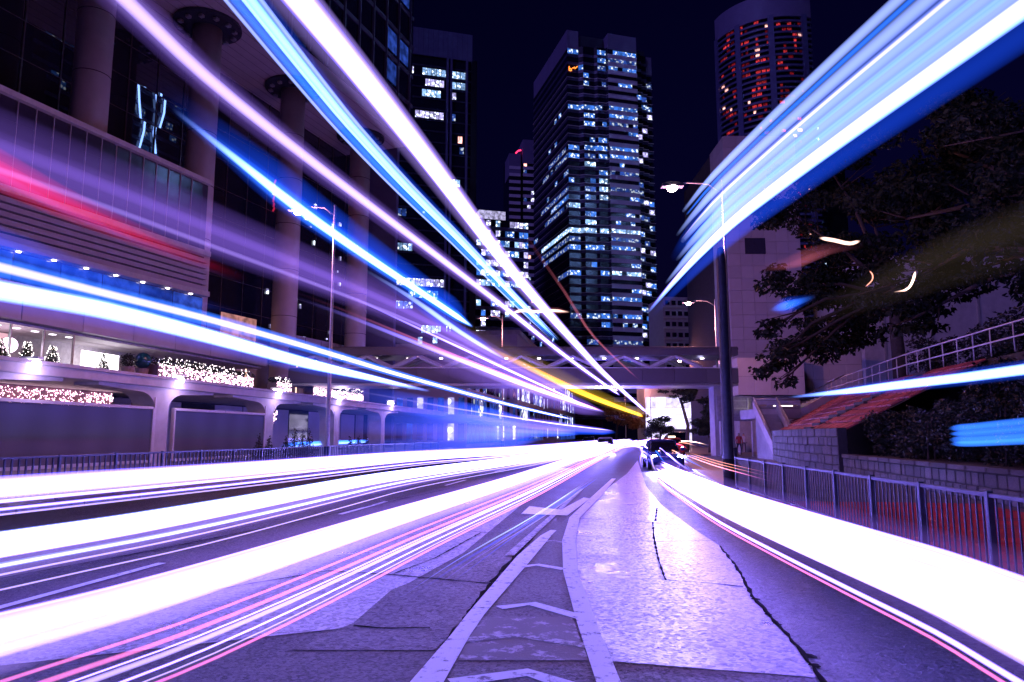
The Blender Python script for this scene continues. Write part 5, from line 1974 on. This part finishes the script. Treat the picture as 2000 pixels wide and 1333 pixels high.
trail('white headlight trail curving across the second lane', [(0, 1062), (250, 1023), (500, 978), (750, 932), (1000, 898), (1120, 878), (1200, 864)], .75,
      [(0, .03, .075, 'hot'), (.1, -.02, .05, 'white'), (.5, -.1, .015, 'hot'), (.6, -.15, .01, 'white_soft'), (.2, -.12, .17, 'lilac'), (.3, 0, .07, 'hot', 1, .35, 1), (.9, -.2, .008, 'white_soft')]
      + bundle(12, .5, .12, .008, .03, ['white_soft', 'hot', 'white', 'blue_pale'], 3), 5, 0, .05)
trail('white headlight trail in the far lane below the dark railing', [(0, 958), (250, 938), (500, 918), (830, 890), (1000, 880), (1130, 868), (1200, 861)], .75,
      [(0, .1, .16, 'hot'), (.2, -.05, .1, 'white'), (0, -.33, .03, 'hot'), (0, 0, .35, 'lilac_faint'), (.6, -.35, .02, 'white_soft')]
      + bundle(12, .4, .25, .012, .05, ['white_soft', 'hot', 'white', 'blue_pale'], 4), 6, 0, .05)
trail('thin orange streaks crossing the foot of the dark pole', [(1500, 938), (1440, 922), (1390, 908), (1335, 888)], .8, [(0, 0, .01, 'warm'), (.1, .05, .008, 'warm'), (.15, -.05, .008, 'pink'), (.2, .1, .006, 'warm')], 0, .3, .3)
trail('tangle of white and blue streaks for the glare over the oncoming car', [(1355, 925), (1325, 905), (1300, 885), (1270, 872), (1225, 866)], .8, [(0, 0, .05, 'white'), (-.5, .1, .04, 'blue'), (-.8, -.1, .05, 'white_soft'), (.3, .15, .02, 'warm'), (-.3, .25, .02, 'white'), (.5, .0, .05, 'blue'), (-1.2, .1, .06, 'hot')], 0, .3, .3)  # headlight glare put in as glowing streaks
trail('dense white streaks for the headlight bloom near the end of the road', [(930, 915), (1040, 895), (1130, 880), (1200, 868), (1236, 861)], .75,
      [(0, .05, .12, 'hot'), (-.8, 0, .1, 'hot'), (.9, .05, .1, 'hot'), (.4, -.1, .14, 'lilac')] + bundle(16, 1.8, .25, .03, .1, ['hot', 'hot', 'white', 'white_soft'], 21), 0, .3, .1)  # streaks added to whiten the road end like bloom
trail('white streaks for the headlight glare just before the footbridge', [(1190, 880), (1230, 872), (1260, 864), (1290, 858)], .8, [(0, 0, .15, 'hot'), (1.0, .1, .12, 'white'), (-1.2, 0, .12, 'hot'), (.3, .3, .06, 'pink')], 0, .3, .3)  # glare built from added glowing streaks
trail('tangle of added red and warm streaks under the footbridge', [(1345, 878), (1325, 868), (1305, 866), (1282, 858)], 1.0, [(0, 0, .05, 'red_hot'), (.5, .1, .03, 'warm'), (-.6, .15, .04, 'red_hot'), (-1.2, -.1, .06, 'white'), (1.0, .2, .03, 'warm_white')], 0, .25, .25)  # red and warm streaks added to liven the dark road end
trail('upper white headlight trail ending round near the railing end', [(480, 912), (650, 898), (820, 886), (828, 886)], .95, [(0, 0, .12, 'hot')], 12, 0, .04)
trail('thin blue-white streak running along the hatched median', [(770, 1175), (900, 1090), (1040, 1010), (1140, 945)], .12, [(0, 0, .012, 'blue_pale'), (.2, 0, .01, 'lilac'), (.1, 0, .03, 'blue_faint')], 0, .4, .3)
trail('thin lilac streak beside the median line', [(830, 1160), (950, 1075), (1060, 1000), (1160, 935)], .1, [(0, 0, .01, 'lilac'), (.12, 0, .02, 'blue_faint')], 0, .4, .3)

# trails of the lit decks of passing buses, left half
trail('broadest white trail falling steeply from the top edge to the footbridge', [(585, 0), (700, 140), (830, 305), (920, 425), (1000, 530), (1100, 645), (1180, 730), (1262, 805)], 4.1,
      [(0, 0, .085, 'hot'), (.02, 0, .05, 'hot'), (-.03, 0, .13, 'lilac'), (.1, .0, .03, 'lilac'), (-.09, .03, .02, 'white_soft'), (.06, -.05, .012, 'white')], 2, 0, .1)
trail('blue and white double trail beside the broadest white one', [(490, 0), (600, 140), (690, 250), (800, 370), (900, 470), (1010, 585), (1090, 665)], 4.0,
      [(0, 0, .032, 'blue_white'), (-.07, -.02, .03, 'blue'), (.0, 0, .09, 'blue_faint'), (.045, .01, .015, 'blue_pale'), (-.11, -.03, .012, 'blue_pale'), (-.04, 0, .012, 'blue_white')], 2, 0, .25)
trail('long lilac-white trail crossing the round columns down to the bridge', [(245, 0), (400, 148), (560, 278), (720, 400), (860, 505), (1000, 612), (1110, 700), (1210, 772)], 4.1,
      [(0, 0, .042, 'hot', 1, .22, 1), (0, 0, .045, 'white_soft'), (0, 0, .08, 'lilac'), (.05, -.05, .12, 'lilac_faint')], 2, 0, .12)
trail('short bright blue-white trail in front of the columns', [(340, 215), (460, 310), (580, 405), (700, 490), (820, 570), (922, 638)], 4.0,
      [(0, 0, .055, 'hot_blue'), (0, 0, .1, 'blue'), (-.15, .2, .22, 'blue_faint'), (-.1, .12, .1, 'blue_faint')], 0, .2, .12)
trail('pale blue trail just below the short bright blue one', [(700, 520), (800, 580), (900, 650), (990, 705)], 3.7, [(0, 0, .05, 'blue_pale'), (0, 0, .14, 'blue_faint')], 0, .35, .35)
trail('wide faint lilac band of glowing haze across the glazed wing', [(0, 290), (200, 365), (400, 445), (600, 525), (800, 610), (1000, 715), (1130, 780)], 3.8,
      [(0, 0, .3, 'lilac_faint'), (.1, -.1, .18, 'lilac_faint'), (-.2, .1, .06, 'lilac_faint'), (.1, -.2, .03, 'lilac')], 3, 0, .3)  # violet haze before the facade, made of wide glowing streaks
trail('blurred red trail low across the glazed wing', [(0, 335), (120, 395), (240, 448), (340, 490), (480, 545)], 3.6, [(0, 0, .09, 'red'), (0, 0, .18, 'red'), (.1, -.1, .05, 'lilac_faint')], 3, 0, .7)
trail('yellow trail glowing brightest near the end of the road', [(660, 548), (770, 597), (900, 657), (1020, 712), (1120, 760), (1200, 792), (1255, 812)], 3.0,
      [(0, 0, .16, 'olive'), (0, 0, .09, 'yellow', 1, .04, 1), (.05, .05, .28, 'olive'), (.05, -.08, .05, 'yellow', 1, .25, 1)], 0, .3, .06)
trail('thin white trail above the yellow one', [(640, 558), (760, 615), (900, 680), (1040, 745), (1140, 790)], 2.9, [(0, 0, .022, 'white'), (.05, -.1, .12, 'lilac_faint')], 0, .25, .3)
trail('pinkish white trail brightening in the middle of the street', [(560, 575), (680, 618), (800, 665), (920, 712), (1060, 765), (1180, 805)], 2.8,
      [(0, 0, .05, 'white'), (0, -.03, .12, 'lilac'), (.05, -.1, .3, 'lilac_faint'), (0, .04, .03, 'pink')], 0, .3, .3)
trail('thin white trail running long above the thick blue-white one', [(0, 522), (200, 572), (400, 622), (600, 678), (800, 738), (1000, 792), (1120, 820)], 3.2,
      [(0, 0, .05, 'white'), (0, 0, .1, 'blue')], 4, 0, .2)
trail('thick blue-white trail above the walkway lamps', [(0, 568), (200, 605), (400, 655), (600, 710), (740, 742), (840, 765)], 3.1,
      [(0, 0, .115, 'hot_blue'), (0, .02, .07, 'white'), (0, 0, .22, 'blue_faint')], 4, 0, .45)
trail('faint blue trail under the ledge of the glazed wing', [(0, 480), (150, 530), (300, 572), (480, 615)], 3.6, [(0, 0, .22, 'blue_faint'), (0, 0, .1, 'blue_faint')], 4, 0, .6)
trail('long thin lilac trail low along the walkway', [(500, 735), (700, 765), (900, 800), (1100, 830), (1200, 842)], 2.2, [(0, 0, .03, 'white_soft'), (0, -.1, .25, 'lilac_faint'), (.2, -.2, .3, 'blue_faint')], 0, .3, .3)
trail('broad band of added blue glow at car roof height before the far piers', [(480, 800), (650, 815), (850, 830), (1050, 842)], 1.95, [(0, 0, .45, 'blue_glow'), (0, .4, .35, 'blue_glow'), (.3, -.2, .3, 'lilac_faint'), (.2, -.5, .35, 'blue_glow')], 0, .4, .4)  # blue glow of a blurred bus, imitated by wide glowing streaks
trail('band of added violet glow low before the end of the street', [(620, 790), (800, 812), (1000, 838), (1130, 846)], 2.3, [(0, 0, .5, 'lilac_faint'), (.4, -.4, .5, 'blue_glow'), (-.3, .5, .4, 'lilac_faint')], 0, .4, .35)  # added glowing streaks fill the dark street with violet haze
trail('bright blue ragged trail at the foot of the third pier', [(545, 872), (640, 866), (740, 862), (790, 862)], 1.0, [(0, 0, .22, 'blue'), (.1, .12, .1, 'blue'), (.2, -.05, .08, 'blue_pale')], 0, .15, .3)
trail('thin orange streak falling over the office tower to the bridge', [(985, 395), (1020, 455), (1100, 570), (1160, 660), (1250, 745)], 4.3, [(0, 0, .012, 'pink_faint'), (.03, 0, .03, 'pink_faint')], 0, .3, .3)
trail('wavering pink-white streak drawn for a lamp reflection above the footbridge', [(1000, 612), (1020, 607), (1045, 609), (1080, 607), (1112, 610)], 4.0, [(0, 0, .03, 'warm_white'), (0, 0, .07, 'pink_faint')], 0, .2, .2)  # lamp reflection painted as a glowing streak

# trails of the bus passing on the right
trail('broad banded blue-white trail rising to the corner above the tree', [(2000, 18), (1850, 125), (1700, 232), (1550, 342), (1430, 436), (1340, 525), (1265, 612)], 4.0,
      [(0, 0, .06, 'hot_blue'), (-.01, .02, .04, 'white'), (-.06, .06, .055, 'blue_pale', 1, 0, .8), (-.09, .08, .03, 'blue', 1, 0, .72), (-.12, .13, .06, 'blue_pale', 1, 0, .7), (-.15, .15, .02, 'blue', 1, 0, .68), (-.19, .2, .06, 'blue_pale', 1, 0, .66), (-.21, .22, .015, 'white_soft', 1, 0, .64), (-.26, .28, .05, 'blue_pale', 1, 0, .64), (-.3, .33, .02, 'blue', 1, 0, .62), (-.34, .37, .04, 'blue_pale', 1, 0, .6), (-.15, .17, .18, 'blue_faint', 1, 0, .7), (.05, -.1, .1, 'blue_faint')], 2, 0, .55)
trail('level blue-white trail across the brick slope', [(2000, 722), (1880, 738), (1760, 752), (1660, 764), (1545, 776)], 2.6, [(0, 0, .085, 'hot_blue'), (0, 0, .14, 'blue_faint')], 4, 0, .3)
trail('short flat blue trail over the dark hedge', [(2000, 838, 5.9), (1950, 842, 6.3), (1900, 846, 6.8), (1855, 848, 7.3)], 1.75, [(0, .0, .03, 'blue'), (0, -.06, .045, 'blue'), (0, .055, .04, 'blue'), (0, -.1, .03, 'blue')], 2, 0, .06)
trail('hooked warm streak among the tree leaves', [(1745, 571), (1768, 567), (1781, 553), (1788, 530)], 4.4, [(0, 0, .022, 'warm_white')], 0, .1, .1)  # this and the next two paint lamp reflections in bus windows
trail('small bent warm streak left of the hooked one', [(1690, 561), (1703, 548), (1704, 537), (1698, 529)], 4.4, [(0, 0, .012, 'warm')], 0, .1, .1)
trail('flat pink-white streak high in the tree', [(1600, 465), (1630, 470), (1660, 476), (1680, 471)], 4.5, [(0, 0, .03, 'warm_white')], 0, .15, .1)
trail('blurred rose trail below the flat pink streak', [(1470, 530), (1540, 520), (1620, 492), (1690, 482)], 4.3, [(0, 0, .08, 'pink_faint'), (.05, .03, .14, 'pink_faint')], 0, .5, .5)
trail('small blurred blue patch of light in the tree', [(1505, 606), (1540, 596), (1590, 580)], 4.0, [(0, 0, .09, 'blue'), (0, 0, .16, 'blue_faint')], 0, .3, .6)
trail('wide dim olive glow for a blurred bus through the tree', [(2000, 470), (1850, 520), (1700, 580), (1560, 640)], 3.6, [(0, 0, .3, 'dim_haze'), (0, .2, .2, 'dim_haze')], 3, 0, .6)  # faint glowing streaks imitate the brown blur of a passing bus
